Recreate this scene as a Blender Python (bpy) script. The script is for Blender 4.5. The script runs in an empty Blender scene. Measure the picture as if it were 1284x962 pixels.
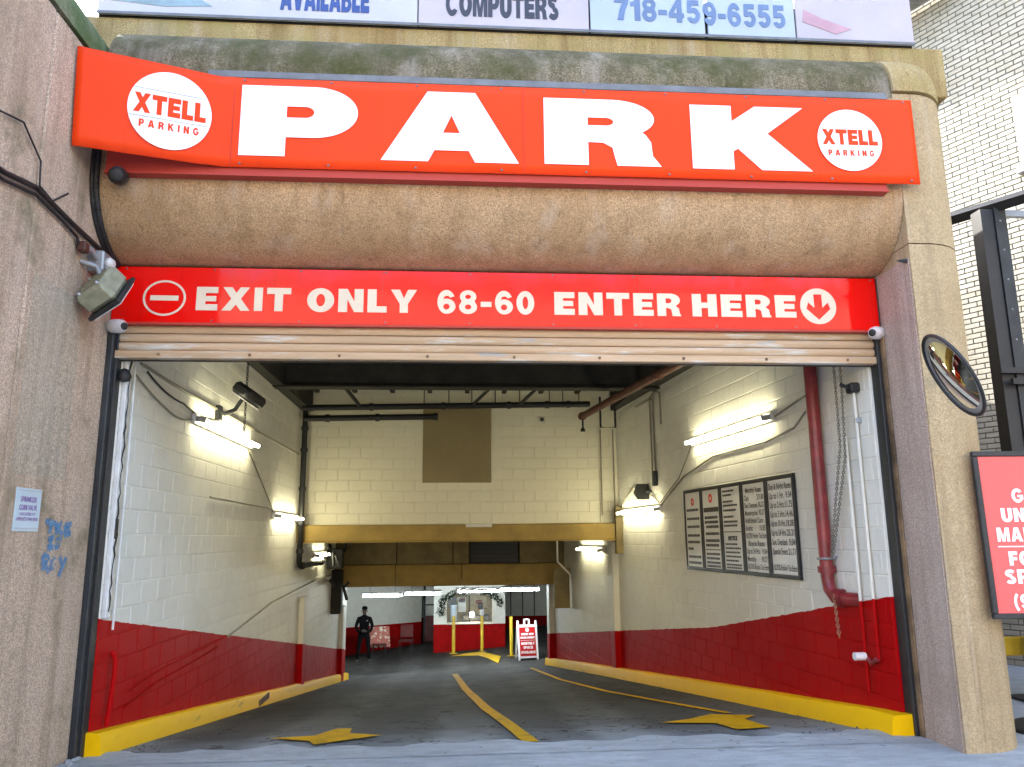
import bpy, math, random
from mathutils import Matrix, Vector
R = math.radians
random.seed(7)
scene = bpy.context.scene
col = scene.collection

# ------------------------------------------------------------------ camera, sky, sun, exposure
cam_d = bpy.data.cameras.new('camera')
cam_d.sensor_fit = 'HORIZONTAL'; cam_d.sensor_width = 36.0
cam_d.lens = 978.0 / 1284.0 * 36.0
cam_d.clip_end = 2000.0
cam = bpy.data.objects.new('camera', cam_d); col.objects.link(cam)
PITCH, YAW, ROLL = R(11.2), R(4.3), R(0.5)
_f = Vector((math.sin(YAW) * math.cos(PITCH), math.cos(YAW) * math.cos(PITCH), math.sin(PITCH)))
_r0 = Vector((math.cos(YAW), -math.sin(YAW), 0)); _u0 = _r0.cross(_f)
_r = _r0 * math.cos(ROLL) - _u0 * math.sin(ROLL); _u = _u0 * math.cos(ROLL) + _r0 * math.sin(ROLL)
CAM = Vector((0, 0, 1.6))
cam.matrix_world = Matrix(((_r.x, _u.x, -_f.x, CAM.x), (_r.y, _u.y, -_f.y, CAM.y), (_r.z, _u.z, -_f.z, CAM.z), (0, 0, 0, 1)))
scene.camera = cam

SUN = Vector((-0.62, 0.60, 0.72)).normalized()
world = bpy.data.worlds.new('World'); scene.world = world; world.use_nodes = True
wn = world.node_tree.nodes; wl = world.node_tree.links
sky = wn.new('ShaderNodeTexSky'); sky.sky_type = 'NISHITA'; sky.sun_disc = False
sky.sun_elevation = math.asin(SUN.z); sky.sun_rotation = math.atan2(SUN.x, SUN.y)
sky.air_density = 1.0; sky.dust_density = 2.2; sky.ozone_density = 1.0
wl.new(sky.outputs[0], wn['Background'].inputs[0]); wn['Background'].inputs[1].default_value = 0.15
sun_d = bpy.data.lights.new('sun', 'SUN'); sun_d.energy = 2.8; sun_d.angle = R(0.5); sun_d.color = (1.0, 0.95, 0.86)
sun = bpy.data.objects.new('sun', sun_d); col.objects.link(sun)
sun.rotation_euler = SUN.to_track_quat('Z', 'Y').to_euler()
scene.view_settings.view_transform = 'Standard'; scene.view_settings.look = 'None'
scene.view_settings.gamma = 1.0; scene.view_settings.use_curve_mapping = False
scene.view_settings.exposure = 3.0
scene.cycles.use_denoising = True
scene.cycles.max_bounces = 8; scene.cycles.diffuse_bounces = 5; scene.cycles.glossy_bounces = 4
scene.cycles.sample_clamp_indirect = 6.0
scene.cycles.caustics_reflective = False; scene.cycles.caustics_refractive = False
TUBE_WARM, TUBE_COOL = 6.6, 42.0

# ------------------------------------------------------------------ materials
class NT:
    def __init__(s, name):
        s.m = bpy.data.materials.new(name); s.m.use_nodes = True
        s.t = s.m.node_tree; s.b = s.t.nodes['Principled BSDF']
        s.pos = None
    def n(s, kind, **kw):
        o = s.t.nodes.new(kind)
        for k, v in kw.items(): setattr(o, k, v)
        return o
    def l(s, a, b): s.t.links.new(a, b)
    def position(s):
        if s.pos is None: s.pos = s.n('ShaderNodeNewGeometry').outputs['Position']
        return s.pos
    def noise(s, scale, detail=4, rough=0.55, lo=0.4, hi=0.6, stretch=(1, 1, 1), kind='noise'):
        mp = s.n('ShaderNodeMapping'); mp.inputs['Scale'].default_value = stretch
        s.l(s.position(), mp.inputs['Vector'])
        if kind == 'noise':
            t = s.n('ShaderNodeTexNoise'); t.inputs['Detail'].default_value = detail; t.inputs['Roughness'].default_value = rough
            out = t.outputs['Fac']
        else:
            t = s.n('ShaderNodeTexVoronoi'); out = t.outputs['Distance'] if kind == 'cells' else t.outputs['Color']
        t.inputs['Scale'].default_value = scale
        s.l(mp.outputs[0], t.inputs['Vector'])
        mr = s.n('ShaderNodeMapRange'); mr.inputs[1].default_value = lo; mr.inputs[2].default_value = hi
        s.l(out, mr.inputs[0])
        return mr.outputs[0]
    def math(s, op, a, b=None, c=None):
        m = s.n('ShaderNodeMath', operation=op)
        for i, x in enumerate((a, b, c)):
            if x is None: continue
            if isinstance(x, (int, float)): m.inputs[i].default_value = x
            else: s.l(x, m.inputs[i])
        return m.outputs[0]
    def mix(s, fac, a, b, blend='MIX'):
        m = s.n('ShaderNodeMix', data_type='RGBA', blend_type=blend)
        for i, x in ((0, fac), (6, a), (7, b)):
            if isinstance(x, (int, float)): m.inputs[i].default_value = x
            elif isinstance(x, tuple): m.inputs[i].default_value = (*x, 1)
            else: s.l(x, m.inputs[i])
        return m.outputs[2]
    def bump(s, h, strength=0.3, dist=0.01):
        b = s.n('ShaderNodeBump'); b.inputs['Strength'].default_value = strength; b.inputs['Distance'].default_value = dist
        s.l(h, b.inputs['Height']); s.l(b.outputs[0], s.b.inputs['Normal'])
    def set(s, colour=None, rough=None, metal=None, spec=None):
        for k, x in (('Base Color', colour), ('Roughness', rough), ('Metallic', metal), ('Specular IOR Level', spec)):
            if x is None: continue
            if isinstance(x, (int, float)): s.b.inputs[k].default_value = x
            elif isinstance(x, tuple): s.b.inputs[k].default_value = (*x, 1)
            else: s.l(x, s.b.inputs[k])
        return s.m

def plain(name, c, rough=0.5, metal=0.0, dirt=0.25, scale=6.0, spec=0.5):
    k = NT(name)
    d = tuple(x * (1 - dirt) for x in c)
    f = k.noise(scale, 5, 0.6, 0.35, 0.65)
    f2 = k.noise(scale * 9, 3, 0.6, 0.3, 0.7)
    c1 = k.mix(f, c, d); c2 = k.mix(k.math('MULTIPLY', f2, 0.25), c1, d)
    r = k.math('ADD', k.math('MULTIPLY', f2, 0.12), rough - 0.05)
    return k.set(c2, r, metal, spec)

def aggregate(name, base, stain, stain_amt=0.6, streak=True, moss=None, moss_rng=(0.45, 0.62), speck=0.75):
    """pebbled precast concrete: fine chips, blotches, rain streaks"""
    k = NT(name)
    chips = k.noise(95, 2, 0.8, 0.36, 0.64)
    chips2 = k.noise(44, 3, 0.75, 0.46, 0.64)
    dark = tuple(x * 0.42 for x in base); light = tuple(min(1, x * 1.5 + 0.03) for x in base)
    c = k.mix(chips, dark, light)
    c = k.mix(speck, base, c)
    c = k.mix(k.math('MULTIPLY', chips2, 0.35), c, dark)
    blot = k.noise(1.3, 6, 0.62, 0.42, 0.66)
    c = k.mix(k.math('MULTIPLY', blot, stain_amt), c, stain)
    if streak:
        st = k.noise(3.2, 5, 0.65, 0.48, 0.68, stretch=(1.8, 1.8, 0.13))
        c = k.mix(k.math('MULTIPLY', st, stain_amt), c, tuple(x * 0.6 for x in stain))
        wash = k.noise(2.1, 4, 0.6, 0.55, 0.72, stretch=(2.2, 2.2, 0.12))
        c = k.mix(k.math('MULTIPLY', wash, 0.30), c, (0.55, 0.49, 0.43))
        drip = k.noise(5.5, 3, 0.6, 0.62, 0.74, stretch=(2.4, 2.4, 0.07))
        c = k.mix(k.math('MULTIPLY', drip, 0.45), c, tuple(x * 0.45 for x in stain))
    if moss:
        ms = k.noise(2.6, 8, 0.68, *moss_rng)
        ms2 = k.noise(26, 4, 0.7, 0.30, 0.6)
        c = k.mix(k.math('MULTIPLY', ms, k.math('ADD', k.math('MULTIPLY', ms2, 0.5), 0.5)), c, moss)
    k.bump(k.math('ADD', k.math('MULTIPLY', chips, 0.6), chips2), 0.5, 0.006)
    return k.set(c, 0.88, 0, 0.25)

MAT = {}
MAT['pier'] = aggregate('pinkish_pebbled_concrete', (0.57, 0.435, 0.325), (0.34, 0.255, 0.165), 0.55, moss=(0.17, 0.16, 0.09), moss_rng=(0.56, 0.74))
MAT['drum'] = aggregate('tan_pebbled_concrete', (0.50, 0.335, 0.185), (0.31, 0.185, 0.085), 0.38)
MAT['ochre'] = aggregate('ochre_pebbled_concrete', (0.50, 0.385, 0.225), (0.33, 0.24, 0.13), 0.45, speck=0.5)
MAT['violet'] = aggregate('greyish_pebbled_concrete', (0.48, 0.375, 0.315), (0.32, 0.24, 0.19), 0.45)
MAT['mossy'] = aggregate('mossy_concrete', (0.20, 0.165, 0.10), (0.10, 0.085, 0.05), 0.6, moss=(0.065, 0.068, 0.018), moss_rng=(0.42, 0.64), speck=1.0)
MAT['band'] = aggregate('yellowish_stained_concrete', (0.43, 0.33, 0.15), (0.27, 0.15, 0.05), 0.6, moss=(0.34, 0.31, 0.12), moss_rng=(0.48, 0.7))
MAT['greenside'] = aggregate('green_stained_concrete', (0.24, 0.26, 0.16), (0.13, 0.16, 0.08), 0.6, moss=(0.09, 0.14, 0.05), moss_rng=(0.38, 0.6))
MAT['patch'] = aggregate('repair_render', (0.50, 0.42, 0.32), (0.32, 0.26, 0.18), 0.5)
MAT['black'] = plain('black_paint', (0.018, 0.019, 0.021), 0.5)
MAT['rubber'] = plain('black_rubber', (0.012, 0.012, 0.012), 0.6)
MAT['darksteel'] = plain('dark_blue_steel', (0.035, 0.042, 0.05), 0.45, 0.2, 0.5, 3)
MAT['soot'] = plain('sooty_ceiling', (0.030, 0.028, 0.022), 0.85, 0, 0.5, 4)
MAT['greysteel'] = plain('galvanised_steel', (0.42, 0.44, 0.46), 0.45, 0.5, 0.35, 5)
MAT['sagesteel'] = plain('sage_enamel', (0.33, 0.34, 0.24), 0.5, 0, 0.4, 12)
MAT['zinc'] = plain('dull_zinc', (0.19, 0.20, 0.215), 0.55, 0.2, 0.35, 5)
MAT['whiteplastic'] = plain('white_plastic', (0.80, 0.80, 0.80), 0.3, 0, 0.06)
MAT['whitepaint'] = plain('white_gloss_paint', (0.76, 0.77, 0.76), 0.4, 0, 0.22)
MAT['whitevinyl'] = plain('white_vinyl', (0.86, 0.86, 0.86), 0.35, 0, 0.03, 2)
MAT['cream_letter'] = plain('cream_vinyl', (0.74, 0.64, 0.50), 0.3, 0, 0.12, 3)
MAT['greyline'] = plain('grey_vinyl', (0.45, 0.45, 0.46), 0.4, 0, 0.05)
MAT['rust'] = plain('rusty_timber', (0.30, 0.19, 0.10), 0.8, 0, 0.75, 3)
MAT['redpipe'] = plain('red_pipe_paint', (0.30, 0.035, 0.04), 0.38, 0, 0.45, 7)
MAT['brownpipe'] = plain('rusty_pipe', (0.12, 0.035, 0.02), 0.6, 0, 0.5, 6)
MAT['gold'] = plain('gold_beam_paint', (0.38, 0.25, 0.045), 0.55, 0, 0.35, 2.5)
MAT['goldpanel'] = plain('olive_panel_paint', (0.24, 0.18, 0.06), 0.55, 0, 0.45, 2.0)
MAT['hatch'] = plain('brown_board', (0.28, 0.22, 0.11), 0.7, 0, 0.15, 1.5)
MAT['boardwhite'] = plain('board_white', (0.74, 0.74, 0.72), 0.4, 0, 0.06)
MAT['ink'] = plain('black_ink', (0.03, 0.03, 0.032), 0.5, 0, 0.1)
MAT['redink'] = plain('red_ink', (0.70, 0.06, 0.03), 0.5, 0, 0.1)
MAT['purpleink'] = plain('purple_ink', (0.28, 0.10, 0.42), 0.5, 0, 0.3, 40)
MAT['blueink'] = plain('blue_ink', (0.03, 0.07, 0.26), 0.5, 0, 0.15)
MAT['greyink'] = plain('dark_grey_ink', (0.035, 0.038, 0.055), 0.5, 0, 0.2)
MAT['fadeblue'] = plain('faded_blue_ink', (0.13, 0.20, 0.36), 0.5, 0, 0.2)
MAT['bb_pink'] = plain('pale_pink_panel', (0.46, 0.42, 0.455), 0.5, 0, 0.12, 2)
MAT['bb_blue'] = plain('pale_blue_panel', (0.40, 0.47, 0.55), 0.5, 0, 0.12, 2)
MAT['bb_white'] = plain('pale_white_panel', (0.47, 0.47, 0.50), 0.5, 0, 0.1, 2)
MAT['bb_teal'] = plain('pale_teal_print', (0.26, 0.38, 0.44), 0.5, 0, 0.3, 3)
MAT['bb_rose'] = plain('rose_print', (0.50, 0.30, 0.36), 0.5, 0, 0.25, 3)
MAT['palesign'] = plain('pale_blue_sign', (0.50, 0.62, 0.70), 0.35, 0, 0.08)
MAT['yellow'] = plain('yellow_paint', (0.74, 0.47, 0.012), 0.5, 0, 0.22, 4)
MAT['yellowpost'] = plain('yellow_post_paint', (0.62, 0.42, 0.02), 0.45, 0, 0.3, 6)
MAT['orange'] = plain('orange_board', (0.75, 0.20, 0.03), 0.5, 0, 0.3)
MAT['boothwhite'] = plain('booth_white', (0.74, 0.73, 0.66), 0.45, 0, 0.12)
MAT['boothred'] = plain('booth_red', (0.32, 0.003, 0.003), 0.7, 0, 0.25, 6.0, 0.08)
MAT['darkcloth'] = plain('black_cloth', (0.006, 0.006, 0.007), 0.95, 0, 0.3, 12, 0.1)
MAT['skin'] = plain('dark_skin', (0.09, 0.05, 0.035), 0.55, 0, 0.2)
MAT['shoe'] = plain('shoe_grey', (0.12, 0.12, 0.12), 0.6)
MAT['darkred'] = plain('dark_red_seat', (0.14, 0.012, 0.012), 0.5, 0, 0.4)
MAT['leaf'] = plain('dark_green_leaf', (0.02, 0.045, 0.018), 0.6, 0, 0.5, 20)
MAT['kraft'] = plain('tan_paper', (0.45, 0.36, 0.20), 0.6, 0, 0.4, 6)
MAT['cable'] = plain('painted_cable', (0.33, 0.31, 0.24), 0.6, 0, 0.3)
MAT['chain'] = plain('chain_steel', (0.33, 0.31, 0.26), 0.45, 0.6, 0.4, 30)
MAT['rustchain'] = plain('rusty_chain', (0.45, 0.20, 0.12), 0.6, 0.1, 0.4, 30)

def red_sheet(name, c, rough, wave=0.0, spec=0.25):
    k = NT(name)
    f = k.noise(1.1, 4, 0.5, 0.4, 0.65)
    c1 = k.mix(k.math('MULTIPLY', f, 0.10), c, tuple(min(1, x * 1.1 + 0.02) for x in c))
    g = k.noise(30, 5, 0.7, 0.62, 0.8, stretch=(1, 1, 0.3))
    c2 = k.mix(k.math('MULTIPLY', g, 0.22), c1, (0.30, 0.10, 0.07))
    run = k.noise(7, 4, 0.6, 0.58, 0.74, stretch=(2.0, 1, 0.10)); c2 = k.mix(k.math('MULTIPLY', run, 0.20), c2, tuple(x * 0.45 + 0.01 for x in c))
    if wave: k.bump(k.noise(1.7, 3, 0.5, 0.2, 0.8, stretch=(1.2, 1, 0.5)), wave, 0.06)
    return k.set(c2, rough, 0, spec)
MAT['banner'] = red_sheet('banner_orange_red', (0.80, 0.052, 0.006), 0.36, 0.30, 0.13)
MAT['exitred'] = red_sheet('sign_red', (0.80, 0.003, 0.001), 0.09, 0.10, 0.32)
MAT['framered'] = red_sheet('frame_red', (0.42, 0.05, 0.035), 0.5)
MAT['pinkred'] = red_sheet('poster_red', (0.70, 0.125, 0.115), 0.35)
MAT['aframered'] = red_sheet('aframe_red', (0.42, 0.008, 0.010), 0.45)

def wall_paint():
    """block wall painted red below and white above; the border follows the ramp"""
    k = NT('two_tone_wall_paint')
    sp = k.n('ShaderNodeSeparateXYZ'); k.l(k.position(), sp.inputs[0])
    X, Y, Z = sp.outputs
    left = k.math('ADD', k.math('MULTIPLY', Y, -0.148), 0.97 + 0.148 * 6.8)
    r1 = k.math('ADD', k.math('MULTIPLY', Y, -0.17), 1.10 + 0.17 * 6.51)
    r2 = k.math('ADD', k.math('MULTIPLY', Y, -0.12), 0.90 + 0.12 * 6.51)
    right = k.math('MAXIMUM', r1, r2)
    isr = k.math('GREATER_THAN', X, 0.0)
    thr = k.math('ADD', k.math('MULTIPLY', isr, right), k.math('MULTIPLY', k.math('SUBTRACT', 1.0, isr), left))
    wob = k.math('MULTIPLY', k.math('SUBTRACT', k.noise(7, 4, 0.6, 0.0, 1.0), 0.5), 0.03)
    low = k.math('LESS_THAN', k.math('ADD', Z, wob), thr)
    d1 = k.noise(1.6, 6, 0.65, 0.42, 0.75)
    d2 = k.noise(22, 4, 0.7, 0.56, 0.78, stretch=(1, 1, 0.4))
    white = k.mix(k.math('MULTIPLY', d1, 0.35), (0.74, 0.73, 0.66), (0.56, 0.55, 0.48))
    white = k.mix(k.math('MULTIPLY', d2, 0.35), white, (0.42, 0.41, 0.36))
    red = k.mix(k.math('MULTIPLY', d1, 0.5), (0.40, 0.002, 0.003), (0.28, 0.001, 0.002))
    # scuffs: pale scrapes low on the wall
    sc = k.noise(9, 6, 0.75, 0.66, 0.74, stretch=(1, 0.35, 1.6))
    red = k.mix(k.math('MULTIPLY', sc, 0.35), red, (0.42, 0.06, 0.05))
    rub = k.noise(2.6, 6, 0.75, 0.62, 0.70, stretch=(1, 0.16, 1.8)); red = k.mix(k.math('MULTIPLY', rub, 0.55), red, (0.05, 0.01, 0.01))
    c = k.mix(low, white, red)
    k.bump(k.math('ADD', k.noise(120, 3, 0.6, 0, 1), k.math('MULTIPLY', k.noise(14, 4, 0.6, 0, 1), 2.0)), 0.35, 0.004)
    r = k.math('ADD', k.math('MULTIPLY', d1, 0.12), 0.60)
    return k.set(c, r, 0, 0.08)
MAT['wallpaint'] = wall_paint()

def cream_paint():
    k = NT('cream_header_paint')
    d1 = k.noise(1.2, 6, 0.65, 0.42, 0.75); d2 = k.noise(12, 5, 0.7, 0.58, 0.8, stretch=(1, 1, 0.5))
    c = k.mix(k.math('MULTIPLY', d1, 0.35), (0.74, 0.71, 0.56), (0.58, 0.54, 0.38))
    c = k.mix(k.math('MULTIPLY', d2, 0.3), c, (0.45, 0.40, 0.26))
    k.bump(k.noise(100, 3, 0.6, 0, 1), 0.3, 0.003)
    return k.set(c, 0.5, 0, 0.4)
MAT['cream'] = cream_paint()

def brick_white():
    k = NT('white_painted_brick')
    d1 = k.noise(3.0, 6, 0.65, 0.40, 0.72); d2 = k.noise(40, 4, 0.7, 0.5, 0.75)
    c = k.mix(k.math('MULTIPLY', d1, 0.5), (0.36, 0.345, 0.295), (0.27, 0.255, 0.19))
    c = k.mix(k.math('MULTIPLY', d2, 0.3), c, (0.32, 0.30, 0.22))
    tone = k.noise(4.7, 1, 0.5, 0.42, 0.58, stretch=(1, 1, 2.6)); c = k.mix(k.math('MULTIPLY', tone, 0.35), c, (0.24, 0.225, 0.17))
    grime = k.noise(1.1, 5, 0.65, 0.56, 0.72, stretch=(1.4, 1.4, 0.25)); c = k.mix(k.math('MULTIPLY', grime, 0.4), c, (0.22, 0.20, 0.14))
    k.bump(d2, 0.4, 0.004)
    return k.set(c, 0.8, 0, 0.3)
MAT['brick'] = brick_white()
MAT['acrossbrick'] = plain('tan_brick', (0.62, 0.50, 0.37), 0.85, 0, 0.2, 0.5)
MAT['mortar'] = plain('grey_mortar', (0.15, 0.14, 0.11), 0.9, 0, 0.3, 20)

def ramp_mat():
    k = NT('ramp_asphalt')
    d0 = k.noise(0.6, 5, 0.6, 0.40, 0.65); d1 = k.noise(4, 6, 0.7, 0.42, 0.7); d2 = k.noise(160, 2, 0.7, 0.35, 0.7)
    st = k.noise(2.4, 5, 0.65, 0.46, 0.62, stretch=(1.2, 0.10, 1))
    c = k.mix(d0, (0.048, 0.048, 0.047), (0.085, 0.084, 0.080))
    c = k.mix(k.math('MULTIPLY', d1, 0.45), c, (0.022, 0.022, 0.021))
    c = k.mix(k.math('MULTIPLY', st, 0.30), c, (0.075, 0.076, 0.078))
    c = k.mix(k.math('MULTIPLY', d2, 0.30), c, (0.10, 0.10, 0.095))
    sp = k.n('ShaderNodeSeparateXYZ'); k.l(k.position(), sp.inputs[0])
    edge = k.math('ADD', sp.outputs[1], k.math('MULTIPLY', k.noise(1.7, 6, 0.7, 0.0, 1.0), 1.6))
    day_map = k.n('ShaderNodeMapRange'); day_map.inputs[1].default_value = 11.6; day_map.inputs[2].default_value = 7.6; k.l(edge, day_map.inputs[0])
    day_falloff = k.math('MULTIPLY', day_map.outputs[0], k.math('ADD', k.math('MULTIPLY', d1, 0.45), 0.50))
    c = k.mix(day_falloff, c, (0.25, 0.265, 0.275))          # daylight falloff painted into the ramp colour, paler towards the door
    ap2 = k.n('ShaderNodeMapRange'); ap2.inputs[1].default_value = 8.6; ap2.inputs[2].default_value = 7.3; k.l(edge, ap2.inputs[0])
    c = k.mix(k.math('MULTIPLY', ap2.outputs[0], k.math('SUBTRACT', 1.0, k.math('MULTIPLY', d1, 0.35))), c, (0.38, 0.43, 0.465))   # sidewalk colour blended in over the threshold
    spots = k.noise(34, 2, 0.6, 0.72, 0.75)
    c = k.mix(k.math('MULTIPLY', spots, 0.8), c, (0.45, 0.44, 0.40))
    trk = None
    for cx in (-1.85, -0.35, 1.05, 2.45):
        dd = k.math('ABSOLUTE', k.math('ADD', k.math('SUBTRACT', sp.outputs[0], cx), k.math('MULTIPLY', k.noise(0.7, 2, 0.5, 0.0, 1.0), 0.5)))
        mr = k.n('ShaderNodeMapRange'); mr.inputs[1].default_value = 0.30; mr.inputs[2].default_value = 0.08; k.l(k.math('SUBTRACT', dd, 0.22), mr.inputs[0])
        trk = mr.outputs[0] if trk is None else k.math('MAXIMUM', trk, mr.outputs[0])
    c = k.mix(k.math('MULTIPLY', trk, 0.45), c, (0.016, 0.016, 0.016))
    oil = k.noise(1.9, 3, 0.5, 0.66, 0.72); c = k.mix(k.math('MULTIPLY', oil, 0.7), c, (0.012, 0.012, 0.012))
    cell = k.n('ShaderNodeTexVoronoi', feature='DISTANCE_TO_EDGE'); cell.inputs['Scale'].default_value = 0.8
    wv = k.n('ShaderNodeVectorMath', operation='ADD'); nz_ = k.n('ShaderNodeTexNoise'); nz_.inputs['Scale'].default_value = 3.0
    k.l(k.position(), nz_.inputs['Vector']); k.l(k.position(), wv.inputs[0]); k.l(nz_.outputs['Color'], wv.inputs[1]); k.l(wv.outputs[0], cell.inputs['Vector'])
    crack = k.math('LESS_THAN', cell.outputs['Distance'], 0.008)
    c = k.mix(k.math('MULTIPLY', crack, 0.75), c, (0.012, 0.012, 0.011))
    k.bump(k.math('ADD', d2, k.math('SUBTRACT', k.math('MULTIPLY', d1, 1.5), crack)), 0.6, 0.008)
    r = k.math('ADD', k.math('MULTIPLY', d1, 0.15), 0.70)
    return k.set(c, r, 0, 0.12)
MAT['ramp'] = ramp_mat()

def walk_mat():
    k = NT('sidewalk_concrete')
    d0 = k.noise(0.9, 5, 0.6, 0.40, 0.65); d1 = k.noise(7, 7, 0.75, 0.42, 0.66, stretch=(0.45, 1.6, 1)); d2 = k.noise(70, 3, 0.8, 0.38, 0.66)
    c = k.mix(d0, (0.43, 0.49, 0.535), (0.57, 0.64, 0.69))
    c = k.mix(k.math('MULTIPLY', d1, 0.8), c, (0.26, 0.295, 0.32))
    c = k.mix(k.math('MULTIPLY', d2, 0.4), c, (0.60, 0.63, 0.65))
    gum = k.noise(11, 2, 0.5, 0.70, 0.73); c = k.mix(k.math('MULTIPLY', gum, 0.7), c, (0.07, 0.075, 0.08))
    br_ = k.noise(26, 5, 0.7, 0.36, 0.64, stretch=(0.18, 1.5, 1)); c = k.mix(k.math('MULTIPLY', br_, 0.35), c, (0.24, 0.27, 0.29))
    k.bump(k.math('ADD', k.math('ADD', d2, br_), k.math('MULTIPLY', d1, 2.0)), 0.7, 0.008)
    return k.set(c, 0.75, 0, 0.4)
MAT['walk'] = walk_mat()
MAT['grit'] = plain('dusty_grit', (0.16, 0.155, 0.14), 0.9, 0, 0.5, 40)
MAT['seam'] = plain('patched_concrete', (0.30, 0.325, 0.34), 0.8, 0, 0.55, 9)
MAT['asphalt'] = plain('street_asphalt', (0.06, 0.06, 0.062), 0.85, 0, 0.3, 8)

def slat_mat():
    k = NT('weathered_door_paint')
    d1 = k.noise(5, 6, 0.7, 0.40, 0.68, stretch=(0.12, 1, 3)); d2 = k.noise(3, 5, 0.7, 0.55, 0.68, stretch=(0.5, 1, 5))
    c = k.mix(d1, (0.55, 0.39, 0.245), (0.40, 0.285, 0.17))
    c = k.mix(k.math('MULTIPLY', d2, 0.8), c, (0.62, 0.64, 0.60))
    d3 = k.noise(2.2, 4, 0.6, 0.66, 0.72, stretch=(0.6, 1, 4)); c = k.mix(k.math('MULTIPLY', d3, 0.7), c, (0.30, 0.33, 0.34))
    return k.set(c, 0.6, 0.0, 0.3)
MAT['slat'] = slat_mat()

def worn_marking():
    k = NT('worn_yellow_marking')
    d = k.noise(5, 6, 0.75, 0.50, 0.66); d2 = k.noise(60, 3, 0.7, 0.45, 0.75)
    c = k.mix(k.math('MULTIPLY', d, 0.6), (0.66, 0.37, 0.002), (0.30, 0.18, 0.02))
    c = k.mix(k.math('MULTIPLY', d2, 0.3), c, (0.26, 0.17, 0.03))
    k.l(k.math('SUBTRACT', 1.0, k.math('MULTIPLY', k.noise(9, 6, 0.8, 0.60, 0.66), 0.85)), k.b.inputs['Alpha'])
    return k.set(c, 0.75, 0, 0.08)
MAT['marking'] = worn_marking()

def kerb_paint():
    k = NT('yellow_kerb_paint')
    d = k.noise(3, 6, 0.75, 0.52, 0.72); d2 = k.noise(40, 4, 0.75, 0.66, 0.82)
    c = k.mix(k.math('MULTIPLY', d, 0.35), (0.86, 0.50, 0.002), (0.66, 0.36, 0.003))
    c = k.mix(k.math('MULTIPLY', d2, 0.6), c, (0.16, 0.12, 0.06))
    rub = k.noise(3.5, 6, 0.75, 0.60, 0.68, stretch=(1, 0.22, 2.0)); c = k.mix(k.math('MULTIPLY', rub, 0.6), c, (0.05, 0.04, 0.03))
    k.bump(k.noise(50, 4, 0.6, 0, 1), 0.3, 0.004)
    return k.set(c, 0.6, 0, 0.1)
MAT['kerb'] = kerb_paint()

def emitter(name, c, strength):
    k = NT(name); k.set((0.8, 0.8, 0.8), 0.4)
    k.b.inputs['Emission Color'].default_value = (*c, 1); k.b.inputs['Emission Strength'].default_value = strength
    return k.m
MAT['tube_warm'] = emitter('lit_tube_warm', (1.0, 0.92, 0.60), TUBE_WARM)
MAT['tube_cool'] = emitter('lit_tube_cool', (0.86, 0.97, 1.0), TUBE_COOL)
MAT['lamp_lit'] = emitter('lit_booth_lamp', (1.0, 0.86, 0.6), 14.0)
k = NT('mirror_glass'); MAT['mirror'] = k.set((0.86, 0.87, 0.84), 0.03, 1.0)
k = NT('booth_glass'); k.b.inputs['Alpha'].default_value = 0.12
MAT['glass'] = k.set((0.5, 0.52, 0.5), 0.03)
k = NT('window_glass_dark'); MAT['darkglass'] = k.set((0.10, 0.13, 0.15), 0.08)
k = NT('spray_paint_blue')
_n = k.noise(60, 3, 0.8, 0.35, 0.6); MAT['spray'] = k.set((0.12, 0.32, 0.58), 0.8); k.l(k.math('MULTIPLY', k.noise(95, 3, 0.8, 0.40, 0.60), 0.8), k.b.inputs['Alpha'])

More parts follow.
